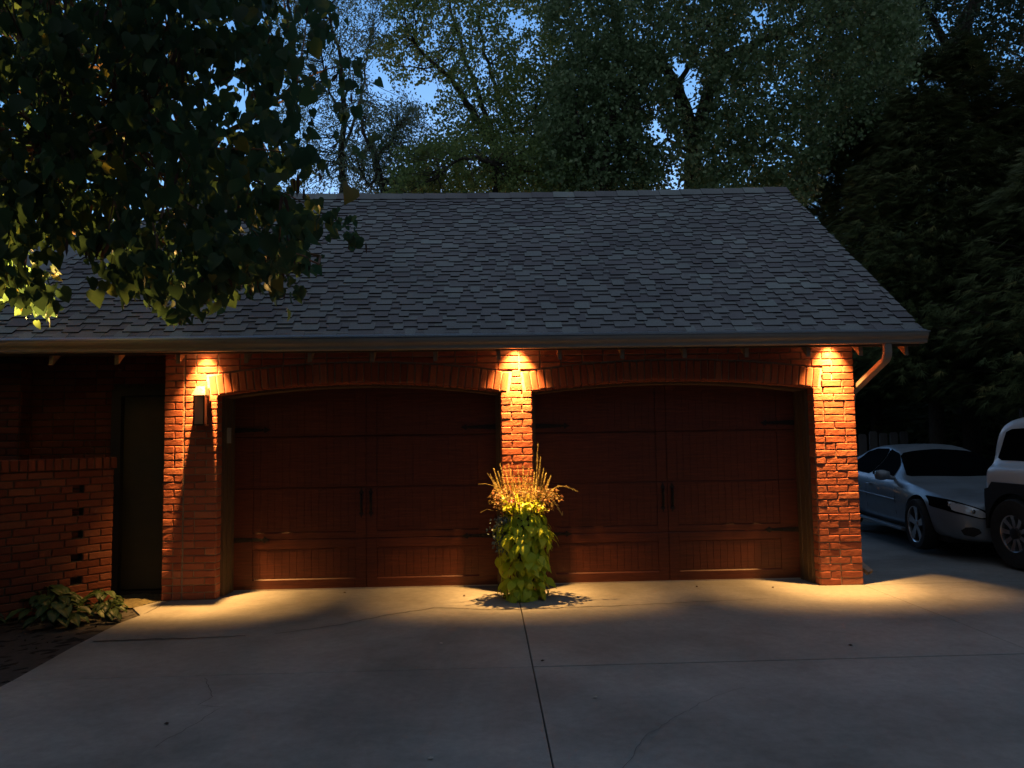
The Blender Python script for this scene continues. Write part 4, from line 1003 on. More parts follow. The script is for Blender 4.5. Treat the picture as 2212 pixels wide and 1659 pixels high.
# ---- lone sprigs at the right end of the redbud belong to the same crown
# the lit lamp inside the tree: lights leaves and limbs from behind
up = MB(); up.tube([(-.10, .0, -.02), (-.02, 0, 0)], .012, 8); up.lathe((0, 0, 0), [(.001, -.06), (.03, -.055), (.04, -.02), (.045, .05), (.038, .05), (.03, .0), (.001, -.01)], 16)
uo = up.build('tree_light', M['iron'], smooth=True, sharp=40); uo.location = (-4.24, -1.46, 2.52); uo.rotation_euler = (R(25), R(35), 0); tag(uo, 'small spotlight strapped to a limb inside the leafy tree at the left', 'lamp')
def aim(o_, loc, tgt):
    o_.location = loc; d = Vector(tgt) - Vector(loc); o_.rotation_euler = d.to_track_quat('-Z', 'Y').to_euler()
for nm_, tg_, en_ in (('tree_light_beam', (-2.6, -2.8, 3.6), 230), ('tree_light_beam_low', (-3.9, -2.6, 2.7), 10), ('tree_light_beam_top', (-3.9, -2.2, 4.0), 130)):
    L = bpy.data.lights.new(nm_, 'SPOT'); L.energy = en_; L.color = (1, .55, .15); L.spot_size = R(105 if en_ > 100 else 95); L.spot_blend = .7; L.shadow_soft_size = .03
    lo = bpy.data.objects.new(nm_, L); link(lo, None); aim(lo, (-4.22, -1.50, 2.59), tg_)

# ---- background trees
def S(P): return [(691 + x / 3, y / 3) for x, y in P]     # reading of the sky gaps
skygaps = [S(p) for p in ([(350, 160), (470, 170), (490, 240), (400, 260), (360, 240)], [(500, 0), (560, 110), (590, 200), (520, 60)], [(350, 440), (470, 440), (500, 520), (650, 540), (700, 470), (820, 540), (860, 600), (760, 640), (740, 700), (680, 720), (640, 620), (560, 600), (440, 560), (400, 480)], [(1210, 120), (1300, 80), (1460, 160), (1360, 200), (1290, 230), (1230, 240)], [(560, 300), (640, 420), (700, 460), (650, 500), (560, 400)])]
skyg2 = [[(1436, 126), (1459, 108), (1480, 130), (1513, 158), (1515, 200), (1504, 257), (1480, 225), (1466, 190)], [(1391, 262), (1420, 250), (1462, 290), (1450, 318), (1405, 300)], [(1445, 388), (1490, 398), (1495, 420), (1440, 421)], [(1612, 5), (1662, 5), (1655, 62), (1630, 50)]]
allg = skygaps + skyg2
th1 = [([(1380, 200), (1500, 180), (1500, 430), (1380, 430)], .45), ([(1560, 60), (1700, 20), (1850, 40), (1850, 240), (1700, 230), (1560, 180)], .75)]
# feathery locust, left
loc_poly = [(560, -60), (830, -60), (850, 40), (838, 110), (800, 150), (880, 200), (905, 240), (880, 300), (880, 430), (600, 430), (600, 200)]
cA = sample_region(950, loc_poly, 9.5, 12.5, gaps=[[(690, 20), (720, 60), (700, 130), (680, 90)], [(785, 120), (840, 150), (850, 240), (800, 190)], [(745, 280), (790, 260), (800, 300), (760, 330)]])
bA = (aty(742, 930, 11)[0], 11, -.19)
A_ = lambda px, py, Y: tuple(aty(px, py, Y))
lA = [([bA, A_(742, 420, 11), A_(737, 330, 11), A_(742, 200, 11), A_(730, 100, 11), A_(700, -20, 11)], .13, .03),
      ([A_(737, 330, 11), A_(775, 240, 11.3), A_(790, 150, 11.5), A_(800, 60, 11.6)], .05, .015), ([A_(742, 260, 11), A_(705, 180, 10.8), A_(690, 90, 10.6)], .045, .015)]
TW = ([(0, 0, 0), (.16, .3, .03), (.14, .75, 0), (0, 1, -.05), (-.14, .75, 0), (-.16, .3, .03)], [(0, 1, 2), (0, 2, 3), (0, 3, 4), (0, 4, 5)])
tree('locust_tree', 'sparse feathery tree on a thin straight trunk behind the roof, left of centre', 'tree', bA, lA, cA, 22, .24, .085, TW, M['leaf_locust'], M['bark'], 'trees behind the garage', ntwig=420, trad=.013, droop=.3, leafdown=.6)
cA2 = sample_region(300, [(780, 240), (900, 215), (930, 260), (915, 340), (960, 430), (770, 430), (750, 330)], 8.5, 10.5)
bA2 = (aty(835, 930, 9.5)[0], 9.5, -.19)
lA2 = [([bA2, A_(832, 425, 9.5), A_(812, 345, 9.5), A_(800, 300, 9.6)], .14, .06), ([A_(812, 345, 9.5), A_(840, 310, 9.6), A_(862, 265, 9.7)], .07, .02), ([A_(812, 345, 9.5), A_(785, 290, 9.4), A_(780, 250, 9.4)], .06, .02), ([A_(822, 380, 9.5), A_(795, 400, 9.4), A_(775, 360, 9.4)], .05, .02)]
tree('locust_tree', 'short dark feathery tree with a forked leaning trunk just above the roof ridge', 'tree', bA2, lA2, cA2, 24, .24, .085, TW, M['leaf_locust'], M['bark'], 'trees behind the garage', ntwig=220, trad=.014, droop=.3, leafdown=.6)
# maple, centre
map_poly = [(815, -80), (1180, -80), (1190, 60), (1230, 120), (1240, 430), (860, 430), (890, 330), (950, 260), (905, 200), (830, 150), (808, 110), (850, 60)]
cB = sample_region(1700, map_poly, 9.5, 13.5, gaps=allg, thin=[([(880, 20), (1080, 20), (1080, 250), (900, 250)], .6)])
bB = (aty(1085, 930, 11.5)[0], 11.5, -.19)
lB = [([bB, A_(1090, 425, 11.5), A_(1070, 320, 11.5), A_(1020, 240, 11.5), A_(972, 170, 11.4), A_(925, 125, 11.3), A_(880, 80, 11.2)], .17, .03),
      ([A_(1070, 320, 11.5), A_(1045, 230, 11.7), A_(1000, 110, 11.8), A_(975, 30, 12), A_(965, -40, 12)], .08, .025),
      ([A_(1090, 400, 11.5), A_(1110, 290, 11.9), A_(1060, 160, 12), A_(1035, 60, 12), A_(1040, -30, 12)], .09, .02),
      ([A_(1090, 420, 11.5), A_(1150, 320, 11.6), A_(1160, 220, 11.8)], .07, .02), ([A_(972, 170, 11.4), A_(955, 148, 11), A_(900, 146, 10.8), A_(840, 140, 10.8)], .035, .012)]
tree('maple_tree', 'open crowned tree with long forked limbs against the sky behind the ridge', 'tree', bB, lB, cB, 24, .27, .092, HEART if False else DIA, M['leaf_maple'], M['bark'], 'trees behind the garage', ntwig=520, trad=.014, leafdown=.5)
# small undergrowth tree with an arched bare limb
cB2 = sample_region(420, [(850, 330), (960, 290), (1180, 300), (1260, 360), (1260, 432), (840, 432)], 7.6, 9.5, thin=[([(950, 330), (1060, 330), (1060, 370), (950, 370)], .4)])
bB2 = (aty(1075, 930, 8.6)[0], 8.6, -.19)
lB2 = [([bB2, A_(1072, 430, 8.6), A_(1066, 356, 8.2), A_(1030, 340, 7.9), A_(985, 345, 7.8), A_(945, 385, 7.8)], .08, .02)]
tree('young_maple', 'low bushy tree with an arching bare limb just above the ridge', 'tree', bB2, lB2, cB2, 26, .24, .08, DIA, M['leaf_maple'], M['bark'], 'trees behind the garage', ntwig=120)
# cottonwood, right of centre
ct_poly = [(1150, -100), (1990, -100), (1990, 150), (1900, 260), (1790, 330), (1760, 432), (1180, 432), (1200, 300), (1190, 180), (1230, 110), (1180, 60)]
cC = sample_region(5200, ct_poly, 7.4, 12.5, gaps=allg, thin=th1)
bC = (aty(1500, 930, 10)[0], 10, -.19)
lC = [([bC, A_(1497, 420, 10), A_(1500, 330, 10), A_(1488, 262, 10), A_(1462, 190, 9.8), A_(1440, 150, 9.7), A_(1420, 130, 9.6)], .28, .10),
      ([A_(1500, 330, 10), A_(1520, 230, 10.2), A_(1560, 130, 10.3), A_(1640, 90, 10.3), A_(1720, 60, 10.4), A_(1790, -10, 10.5)], .20, .06),
      ([A_(1560, 130, 10.3), A_(1545, 70, 10.5), A_(1480, 20, 10.5), A_(1450, -40, 10.5)], .11, .03),
      ([A_(1640, 90, 10.3), A_(1740, 52, 9.8), A_(1800, 45, 9.6)], .06, .02), ([A_(1462, 190, 9.8), A_(1500, 120, 9.8), A_(1530, 40, 9.9)], .08, .03),
      ([A_(1500, 330, 10), A_(1440, 300, 9.6), A_(1385, 340, 9.4)], .06, .02)]
tree('cottonwood_tree', 'huge grey green tree with thick dark limbs rising over the right half of the roof', 'tree', bC, lC, cC, 18, .26, .105, DIA, M['leaf_cotton'], M['bark'], 'trees behind the garage', ntwig=420, trad=.016, leafdown=.7, facing=np.array((0, -.5, 0)))
cC2 = sample_region(900, [(1240, 90), (1330, 60), (1440, 150), (1470, 300), (1400, 432), (1160, 432), (1150, 250)], 7.4, 10.5, gaps=allg)
bC2 = (aty(1300, 930, 8)[0], 8, -.19)
lC2 = [([bC2, A_(1300, 425, 8), A_(1310, 300, 8), A_(1330, 200, 8)], .12, .04), ([A_(1300, 380, 8), A_(1250, 280, 8), A_(1240, 200, 8)], .06, .02)]
tree('cottonwood_tree', 'dense grey green tree of small leaves straight above the middle of the ridge', 'tree', bC2, lC2, cC2, 18, .25, .095, DIA, M['leaf_cotton'], M['bark'], 'trees behind the garage', ntwig=140, leafdown=.7, facing=np.array((0, -.5, 0)))
# dark tall tree in the upper right corner
cD = sample_region(2300, [(1800, -120), (2400, -120), (2400, 260), (2200, 200), (2120, 150), (1980, 160), (1900, 260), (1780, 360), (1740, 250)], 11, 15)
bD = (aty(2060, 930, 13)[0], 13, -.19)
lD = [([bD, A_(2060, 420, 13), A_(2062, 120, 13), A_(2085, 40, 13), A_(2130, -30, 13), A_(2170, -90, 13)], .32, .16), ([A_(2062, 120, 13), A_(2000, 20, 13), A_(1950, -60, 13)], .14, .05), ([A_(2060, 250, 13), A_(1960, 150, 12.5), A_(1880, 80, 12.5)], .12, .03)]
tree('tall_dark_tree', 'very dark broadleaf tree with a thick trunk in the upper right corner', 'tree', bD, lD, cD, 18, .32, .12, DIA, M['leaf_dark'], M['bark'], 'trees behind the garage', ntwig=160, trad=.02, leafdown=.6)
# far woods: dark mass that closes the lower background (uncountable)
nW = 26000; PW = np.column_stack([rng.uniform(-22, 38, nW), rng.uniform(17, 26, nW), rng.uniform(0, 1, nW) ** 1.1 * 8]); PW = PW[(PW[:, 0] > 12) | (PW[:, 2] < 5)]
PW = np.concatenate([PW, np.column_stack([rng.uniform(6, 34, 17000), rng.uniform(15.5, 20, 17000), rng.uniform(0, 4.2, 17000)])])
nW = len(PW)
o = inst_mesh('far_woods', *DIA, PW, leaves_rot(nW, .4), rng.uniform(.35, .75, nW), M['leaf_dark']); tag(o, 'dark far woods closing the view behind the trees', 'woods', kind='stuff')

# ---- cedars on the right: drooping feathery sprays
def cedar_template():
    V = [(0, 0, 0)]; F = []
    for k, (a, l) in enumerate(((0, 1), (.5, .8), (-.5, .8), (1.0, .55), (-1.0, .55), (.25, .6), (-.3, .65))):
        dx, dy = math.sin(a), math.cos(a); y0 = .1 * k / 2; b = len(V)
        V += [(dx * .05 - dy * .035, y0 + dy * .05, 0), (dx * l, y0 + dy * l, -.12 * l), (dx * .05 + dy * .035, y0 + .05, .02)]
        F.append((b, b + 1, b + 2))
    return V, F
CED = cedar_template()
def cedar(label, px, Y, hgt, rad, n, cone, trunkr, seed, zlo=1.6, bend=0):
    r0 = np.random.default_rng(seed); X0 = aty(px, 900, Y)[0]; root = empty('cedar_tree', (X0, Y, -.19)); tag(root, label, 'tree', 'dark cedars beyond the parked cars')
    mb_ = MB(); mb_.tube([(0, 0, 0), (.03, 0, hgt * .25), (bend, 0, hgt * .6), (bend, 0, hgt * .95)], [trunkr * 1.15, trunkr, trunkr * .6, .02], 10)
    for k in range(3): mb_.tube([(0, 0, 0), (.16 * math.cos(k * 2.1), .16 * math.sin(k * 2.1), -.03)], [trunkr * .8, trunkr * .5], 6)
    mb_.build('trunk', M['bark'], root, smooth=True)
    nb = int(n / 60 * 2.7); P = []; Yv = []; br = MB()
    for b in range(nb):
        z0 = zlo + (hgt - zlo) * r0.random() ** 1.15; f = (z0 - zlo) / (hgt - zlo); rr = rad * (1 - f) ** cone * r0.uniform(.7, 1.12) + .25
        a = r0.uniform(0, 2 * math.pi); d = np.array((math.cos(a), math.sin(a), 0)); up_ = r0.uniform(.0, .35)
        tip = d * rr + np.array((0, 0, z0 + up_ * rr)); st_ = np.array((bend * min(1, z0 / hgt / .6), 0, z0 - .25))
        br.tube([tuple(st_), tuple((st_ + tip) / 2 + np.array((0, 0, .12))), tuple(tip)], [.03, .018, .006], 4, cap=False)
        q = r0.random(60) ** .6; c = st_ + (tip - st_) * q[:, None]; side = np.cross(d, (0, 0, 1)); wdt = (.25 + .35 * np.sin(q * 3.0)) * (.5 + rr * .22)
        c = c + side * (r0.uniform(-1, 1, 60) * wdt)[:, None] + np.array((0, 0, 1)) * (r0.uniform(-.28, .14, 60) * wdt * 1.4)[:, None]
        P.append(c); yv = d + side * r0.uniform(-.6, .6, 60)[:, None] + np.array((0, 0, 1)) * r0.uniform(-.9, .35, 60)[:, None]; Yv.append(yv)
    P = np.concatenate(P); Yv = np.concatenate(Yv); n_ = len(P)
    br.build('branches', M['bark'], root)
    inst_mesh('crown', *CED, P, frames(Yv, rand_unit(n_) * .5 + np.array((0, -.3, 1))), r0.uniform(.17, .36, n_), M['cedar'], root, tone=np.clip(r0.normal(.42, .22, n_) , 0, 1))
cedar('cedar with pale straight trunk showing left of centre between the cars', 2020, 7.6, 9.0, 2.6, 9000, .75, .15, 11, 2.6)
cedar('cedar behind the right gable of the garage, lowest trunk at the fence', 1890, 9.8, 9.5, 2.2, 7000, .8, .12, 12, 2.5)
cedar('broad cedar with its trunk right above the silver car roof', 2095, 8.4, 10.5, 3.0, 9000, .7, .17, 13, 2.7)
cedar('cedar at the right border above the white vehicle', 2270, 8.0, 9.8, 3.0, 9000, .7, .2, 14, 2.6)
cedar('short cedar whose low branches hang at the right border', 2330, 5.0, 7.0, 2.3, 5000, .8, .12, 15, 2.2)
cedar('slender rear cedar filling the gap by the roof rake', 1800, 12, 9.5, 2.5, 6000, .6, .15, 16, 1.8)
cedar('rear cedar between the two nearer trunks', 2160, 12.5, 11, 3.2, 7000, .6, .15, 17, 1.2)

# ------------------------------------------------------------------ fence behind the silver car
fx0, fx1 = aty(1838, 900, 8.0)[0], aty(1976, 900, 8.0)[0]
fe = empty('wooden_fence', ((fx0 + fx1) / 2, 8.0, -.16)); tag(fe, 'weathered picket fence section behind the silver car', 'fence'); x = fx0 - 1.2; cx_ = (fx0 + fx1) / 2
while x < fx1 - .14:
    mb = MB(); h = 1.69 + random.uniform(-.03, .03); lean = random.uniform(-.006, .006)
    mb.prism([(x - cx_, .04), (x - cx_ + .17, .04), (x - cx_ + .17 + lean, h - .035), (x - cx_ + .14 + lean, h), (x - cx_ + .03 + lean, h), (x - cx_ + lean, h - .035)], 'y', random.uniform(-.01, 0), .018, 0, random.random()); p_ = mb.build('picket', M['fence_wood'], fe); x += .225
mb = MB()
for z in (.35, 1.2): mb.box(fx0 - 1.2 - cx_, fx1 - cx_, .019, .055, z, z + .09)
mb.build('rail', M['fence_wood'], fe)
# unseen wing added past the left edge to hold back sky light
wg = empty('added_house_wing', (-9.5, -4, -.02)); tag(wg, 'added house wing out of view at the left, blocking sky light', 'house')
mb = MB(); mb.box(-3, 2.2, -5, 4.0, 0, 2.9); mb.build('wall', M['siding'], wg)
mb = MB(); mb.prism([(-3.5, 2.85), (2.7, 2.85), (-.4, 4.9)], 'y', -5.4, 4.3); mb.build('roof', M['shingle'], wg)
# unseen trees added behind the camera and at the right to cut sky light
nB = 9000; PB = np.column_stack([rng.uniform(-24, 26, nB), rng.uniform(-19, -15, nB), rng.uniform(0, 8.5, nB)])
PB2 = np.column_stack([rng.uniform(14, 18, 5000), rng.uniform(-16, 8, 5000), rng.uniform(0, 8.5, 5000)]); PB = np.concatenate([PB, PB2]); nB = len(PB)
o = inst_mesh('added_tree_belt', *DIA, PB, leaves_rot(nB, .4), rng.uniform(.5, 1.0, nB), M['leaf_dark']); tag(o, 'added dark tree belt out of view that cuts the dusk sky light', 'woods', kind='stuff')
# main house far left behind
mh = empty('house', (-10.5, 9, -.19)); tag(mh, 'dim house wall and roof behind the garage at the far left', 'house')
mb = MB(); mb.box(-5, 5.2, 0, 6, 0, 5.2); mb.build('wall', M['siding'], mh)
mb = MB(); mb.prism([(-.4, 5.15), (6.4, 5.15), (3, 7.6)], 'x', -5.3, 5.5); mb.build('roof', M['shingle'], mh)

# ------------------------------------------------------------------ vehicles
def bm_from(mbv, mbf):
    me = bpy.data.meshes.new('tmp'); me.from_pydata(mbv, [], mbf); return me
def lofted(stations, mats, name, parent, cutters=(), subsurf=2, crease=()):
    """stations: list of (y, [(x,z)...]) half profiles from bottom centre to top centre; mirrored and closed"""
    V = []; F = []; n = len(stations[0][1]); full = 2 * n - 2
    for y, pr in stations:
        ring = [(x, y, z) for x, z in pr] + [(-x, y, z) for x, z in pr[-2:0:-1]]
        V += ring
    for i in range(len(stations) - 1):
        for k in range(full):
            F.append((i * full + k, i * full + (k + 1) % full, (i + 1) * full + (k + 1) % full, (i + 1) * full + k))
    for base in (0, (len(stations) - 1) * full):     # end caps as strips
        for k in range(n - 1):
            a, b = k, k + 1; c, d = (full - k) % full, (full - k - 1) % full
            if a == c: F.append((base + a, base + b, base + d))
            elif b == d: F.append((base + a, base + b, base + c))
            else: F.append((base + a, base + b, base + d, base + c))
    me = bm_from(V, F); bm = bmesh.new(); bm.from_mesh(me); bmesh.ops.remove_doubles(bm, verts=bm.verts, dist=1e-5); bmesh.ops.recalc_face_normals(bm, faces=bm.faces); bm.to_mesh(me); bm.free()
    tmp = bpy.data.objects.new('tmp', me); COL.objects.link(tmp)
    s_ = tmp.modifiers.new('s', 'SUBSURF'); s_.levels = subsurf; s_.render_levels = subsurf
    cs = []
    for (x, y, z, r_, hw) in cutters:
        cb = MB(); cb.lathe((x, y, z), [(.0001, -hw), (r_, -hw), (r_, hw), (.0001, hw)], 40, axis='x'); c_ = cb.build('cut', M['black'], None); cs.append(c_)
        b_ = tmp.modifiers.new('b', 'BOOLEAN'); b_.object = c_; b_.operation = 'DIFFERENCE'; b_.solver = 'EXACT'
    dg = bpy.context.evaluated_depsgraph_get(); dg.update(); me2 = bpy.data.meshes.new_from_object(tmp.evaluated_get(dg))
    for c_ in cs: bpy.data.objects.remove(c_)
    bpy.data.objects.remove(tmp)
    me2.materials.clear()
    for m_ in mats: me2.materials.append(m_)
    me2.polygons.foreach_set('use_smooth', [True] * len(me2.polygons)); me2.set_sharp_from_angle(angle=R(38))
    me2.name = name; o_ = bpy.data.objects.new(name, me2); link(o_, parent)
    bm = bmesh.new(); bm.from_mesh(me2); tree_ = BVHTree.FromBMesh(bm); bm.free()
    return o_, tree_
def patch(name, bvh, poly, mode, side, off, mat, parent, thick=.004, rings=5):
    """panel lying on the body: poly in the projection plane; mode 'side' (y,z) cast along x, 'front' (x,z) cast along y, 'top' (x,y) cast down"""
    pts = []                                           # densify + round outline
    n = len(poly)
    for i in range(n):
        a, b = np.array(poly[i]), np.array(poly[(i + 1) % n])
        for q in (.08, .3, .5, .7, .92): pts.append(a + (b - a) * q)
    c = np.mean(pts, axis=0); P = [[c]]
    for r_ in range(1, rings + 1): P.append([c + (p - c) * r_ / rings for p in pts])
    def cast(p, extra=0):
        if mode == 'side': o_, d_ = Vector((side * 3, p[0], p[1])), Vector((-side, 0, 0))
        elif mode == 'front': o_, d_ = Vector((p[0], side * 6, p[1])), Vector((0, -side, 0))
        else: o_, d_ = Vector((p[0], p[1], 4)), Vector((0, 0, -1))
        h_, nn, _, _ = bvh.ray_cast(o_, d_)
        if h_ is None: return None
        if nn.dot(d_) > 0: nn = -nn
        return h_ + nn * (off + extra)
    V = []; F = []; 
    def addp(p, e=0):
        q = cast(p, e); V.append(tuple(q) if q is not None else (V[-1] if V else (0, 0, 0)))
    addp(c)
    m_ = len(pts)
    for r_ in range(1, rings + 1):
        for p in P[r_]: addp(p)
    for k in range(m_): F.append((0, 1 + k, 1 + (k + 1) % m_))
    for r_ in range(1, rings):
        b = 1 + (r_ - 1) * m_
        for k in range(m_): F.append((b + k, b + m_ + k, b + m_ + (k + 1) % m_, b + (k + 1) % m_))
    b = 1 + (rings - 1) * m_; e0 = len(V)
    for p in pts: addp(p, -off - thick)
    for k in range(m_): F.append((b + k, e0 + k, e0 + (k + 1) % m_, b + (k + 1) % m_))
    mb_ = MB(); mb_.add(V, F); return mb_.build(name, mat, parent, smooth=True, sharp=50)
def wheel(parent, x, y, r_, w_, side, spokes, style, rimr):
    root = MB(); s = side
    root.lathe((x, y, r_), [(rimr, -w_ / 2 * s), (r_ * .93, -w_ / 2 * s), (r_ * .995, -w_ * .36 * s), (r_, 0), (r_ * .995, w_ * .36 * s), (r_ * .95, w_ / 2 * s), (rimr * 1.08, w_ / 2 * s * 1.02), (rimr, w_ / 2 * s * .9)], 40, axis='x')
    t_ = root.build('wheel', M['tyre'], parent, smooth=True, sharp=50)
    rb_ = MB(); xo = x + s * w_ / 2
    rb_.lathe((x, y, r_), [(rimr * 1.005, -w_ / 2 * s), (rimr * .97, -w_ * .4 * s), (rimr * .93, w_ * .3 * s), (rimr * .96, w_ * .46 * s), (rimr * 1.01, w_ * .49 * s)], 40, axis='x')
    rb_.lathe((x, y, r_), [(.001, w_ * .42 * s), (rimr * .17, w_ * .42 * s), (rimr * .24, w_ * .34 * s), (rimr * .24, w_ * .1 * s)], 20, axis='x')
    for k in range(spokes):
        a = 2 * math.pi * k / spokes + .3; d = np.array((0, math.cos(a), math.sin(a))); e = np.array((0, -math.sin(a), math.cos(a)))
        c0 = np.array((x + s * w_ * .33, y, r_)); w0, w1 = (rimr * .13, rimr * .24) if style == 'star' else (rimr * .10, rimr * .13)
        V = []
        for rr, ww, xx in ((rimr * .15, w0, .06), (rimr * .6, (w0 + w1) / 2, .05), (rimr * .97, w1, .10)):
            for sg in (-1, 1): V += [c0 + d * rr + e * ww * sg + np.array((s * w_ * xx, 0, 0)), c0 + d * rr + e * ww * sg * .8 - np.array((s * w_ * .12, 0, 0))]
        rb_.add(V, [(0, 4, 6, 2), (4, 8, 10, 6), (0, 1, 5, 4), (4, 5, 9, 8), (2, 6, 7, 3), (6, 10, 11, 7)])
    rb_.build('rim', M['rim'], t_, smooth=True, sharp=40)
    dk = MB(); dk.lathe((x, y, r_), [(.001, .05 * w_ * s), (rimr * .92, .05 * w_ * s)], 30, axis='x'); dk.build('brake_disc', M['clad'], t_)
    if style != 'star':
        hb = MB(); hb.lathe((x, y, r_), [(rimr * .3, w_ * .40 * s), (rimr * .3, w_ * .47 * s), (rimr * .22, w_ * .5 * s), (.001, w_ * .5 * s)], 24, axis='x'); hb.build('hub_cap', M['clad'], t_, smooth=True, sharp=40)

# silver sedan ------------------------------------------------------
Fd = Vector((-.15, -.989, 0)).normalized(); Rd = Vector((Fd.y, -Fd.x, 0))
contact = Vector((5.68, 2.15, -.043)); org = contact - Rd * .90
sed = empty('sedan'); sed.matrix_world = Matrix(((Rd.x, Fd.x, 0, org.x), (Rd.y, Fd.y, 0, org.y), (0, 0, 1, 0), (0, 0, 0, 1)))
tag(sed, 'silver sedan parked nose towards the camera, partly behind the white vehicle', 'car')
def sst(y, w_, zb, zbelt, zt, wt, bulge=0):
    zm = zb + (zbelt - zb) * .55
    return (y, [(0, zb), (w_ * .75, zb), (w_ * .955, zb + .05), (w_, zm), (w_ * .985, zbelt - .07), (w_ * .94, zbelt), (wt * 1.0 if wt < w_ * .93 else w_ * .92, (zbelt + zt) / 2 + .02), (wt * .93, zt - .05 if zt - zbelt > .2 else zt - .02), (wt * .72, zt - .008), (0, zt)])
ST = [sst(.97, .34, .27, .47, .56, .32), sst(.93, .62, .21, .54, .625, .58), sst(.84, .79, .20, .60, .675, .72), sst(.62, .89, .19, .67, .745, .80), sst(.2, .93, .20, .73, .80, .84),
      sst(-.25, .935, .20, .79, .855, .86), sst(-.68, .935, .2, .84, .905, .80), sst(-1.05, .935, .19, .86, 1.10, .68), sst(-1.5, .935, .19, .87, 1.29, .60), sst(-1.95, .935, .19, .88, 1.36, .57), sst(-2.4, .935, .19, .89, 1.35, .57),
      sst(-2.85, .93, .19, .90, 1.29, .58), sst(-3.2, .92, .2, .91, 1.17, .62), sst(-3.55, .91, .22, .92, 1.02, .76), sst(-3.9, .87, .25, .90, .97, .76), sst(-4.05, .78, .3, .83, .90, .68), sst(-4.09, .5, .4, .70, .76, .45)]
body, bv = lofted(ST, [M['silver']], 'body', sed, cutters=[(.86, 0, .33, .385, .24), (-.86, 0, .33, .385, .24), (.86, -2.8, .33, .385, .24), (-.86, -2.8, .33, .385, .24)])
for s in (1, -1):
    wheel(sed, .845 * s, 0, .33, .215, s, 5, 'star', .235); wheel(sed, .845 * s, -2.8, .33, .215, s, 5, 'star', .235)
    patch('side_window', bv, [(-.98, .885), (-1.2, 1.08), (-1.45, 1.21), (-1.80, 1.275), (-1.80, .90)], 'side', s, .013, M['side_glass'], sed, .004, 9)
    patch('side_window', bv, [(-1.86, .90), (-1.86, 1.28), (-2.35, 1.275), (-2.75, 1.21), (-3.0, 1.05), (-2.75, .925)], 'side', s, .013, M['side_glass'], sed, .004, 9)
    p_ = patch('headlight', bv, [(.36 * s, .50), (.52 * s, .60), (.78 * s, .70), (.875 * s, .725), (.90 * s, .60), (.80 * s, .555), (.55 * s, .49)], 'front', 1, .006, M['car_glass'], sed, .02)
    patch('reflector', bv, [(.45 * s, .52), (.56 * s, .60), (.80 * s, .685), (.80 * s, .58), (.56 * s, .505)], 'front', 1, .009, M['lamp_lens'], p_, .002)
    for q, zq in ((.63, .58), (.80, .645)):
        mb = MB(); h_ = bv.ray_cast(Vector((q * s, 6, zq)), Vector((0, -1, 0)))[0]
        if h_ is not None: mb.lathe((q * s, h_.y + .012, zq), [(.028, .0), (.024, .008), (.012, .004), (.001, .01)], 14, axis='y'); mb.build('lamp_bowl', M['chrome'], p_, smooth=True)
    fo_ = patch('fog_lamp', bv, [(.56 * s, .33), (.585 * s, .375), (.64 * s, .395), (.71 * s, .39), (.75 * s, .35), (.72 * s, .295), (.635 * s, .28)], 'front', 1, .004, M['clad'], sed)
    mb = MB(); mb.lathe((0, 0, 0), [(.001, -.10), (.06, -.09), (.085, -.03), (.088, .02), (.07, .07), (.001, .08)], 20, axis='x')
    mi = mb.build('wing_mirror', M['silver'], sed, smooth=True); mi.scale = (1.15, .75, .85); mi.location = (1.03 * s, -.86, .93); 
    mb = MB(); mb.tube([(-.16 * s, -.02, -.06), (-.06 * s, 0, -.03)], [.03, .045], 8); mb.build('mirror_arm', M['silver'], mi)
    mb = MB(); mb.tube([(.93 * s, -1.75, .76), (.958 * s, -1.73, .763), (.958 * s, -1.58, .763), (.93 * s, -1.56, .76)], .011, 6); mb.build('door_handle', M['silver'], sed)
    mb = MB(); mb.tube([(.948 * s, -.65, .60), (.951 * s, -1.7, .615), (.948 * s, -2.35, .63)], .009, 6); mb.build('trim_strip', M['silver'], sed)
    mb = MB(); mb.prism([(.88 * s, .17), (.955 * s, .19), (.95 * s, .225), (.88 * s, .23)], 'y', -2.35, -.45); mb.build('side_sill', M['silver'], sed, bevel=.008)
    for yy in (-.70, -1.83):
        dl = MB(); dl.tube([tuple(bv.ray_cast(Vector((3 * s, yy - (.0 if z_ > .3 else 0), z_)), Vector((-s, 0, 0)))[0] + Vector((.001 * s, 0, 0))) for z_ in (.24, .4, .6, .75, .84)], .0035, 4); dl.build('door_seam', M['clad'], sed)
    tl = patch('tail_light', bv, [(.45 * s, .72), (.45 * s, .84), (.76 * s, .86), (.80 * s, .74)], 'front', -1, .004, newmat('red_lens', (.25, .01, .01), .15)[0], sed)
patch('windscreen', bv, [(-.74, -.70), (-.54, -1.42), (0, -1.50), (.54, -1.42), (.74, -.70), (0, -.62)], 'top', 1, .014, M['car_glass'], sed, .004, 10)
patch('rear_window', bv, [(-.52, -2.72), (0, -2.70), (.52, -2.72), (.60, -3.4), (0, -3.48), (-.60, -3.4)], 'top', 1, .004, M['car_glass'], sed)
patch('grille', bv, [(-.26, .50), (-.26, .60), (-.03, .61), (-.03, .49)], 'front', 1, .003, M['clad'], sed); patch('grille', bv, [(.26, .50), (.26, .60), (.03, .61), (.03, .49)], 'front', 1, .003, M['clad'], sed)
patch('lower_grille', bv, [(-.36, .25), (-.32, .36), (.32, .36), (.36, .25)], 'front', 1, .003, M['clad'], sed)
mb = MB(); mb.box(-.8, .8, -3.9, .6, .17, .24); mb.build('underbody', M['clad'], sed)

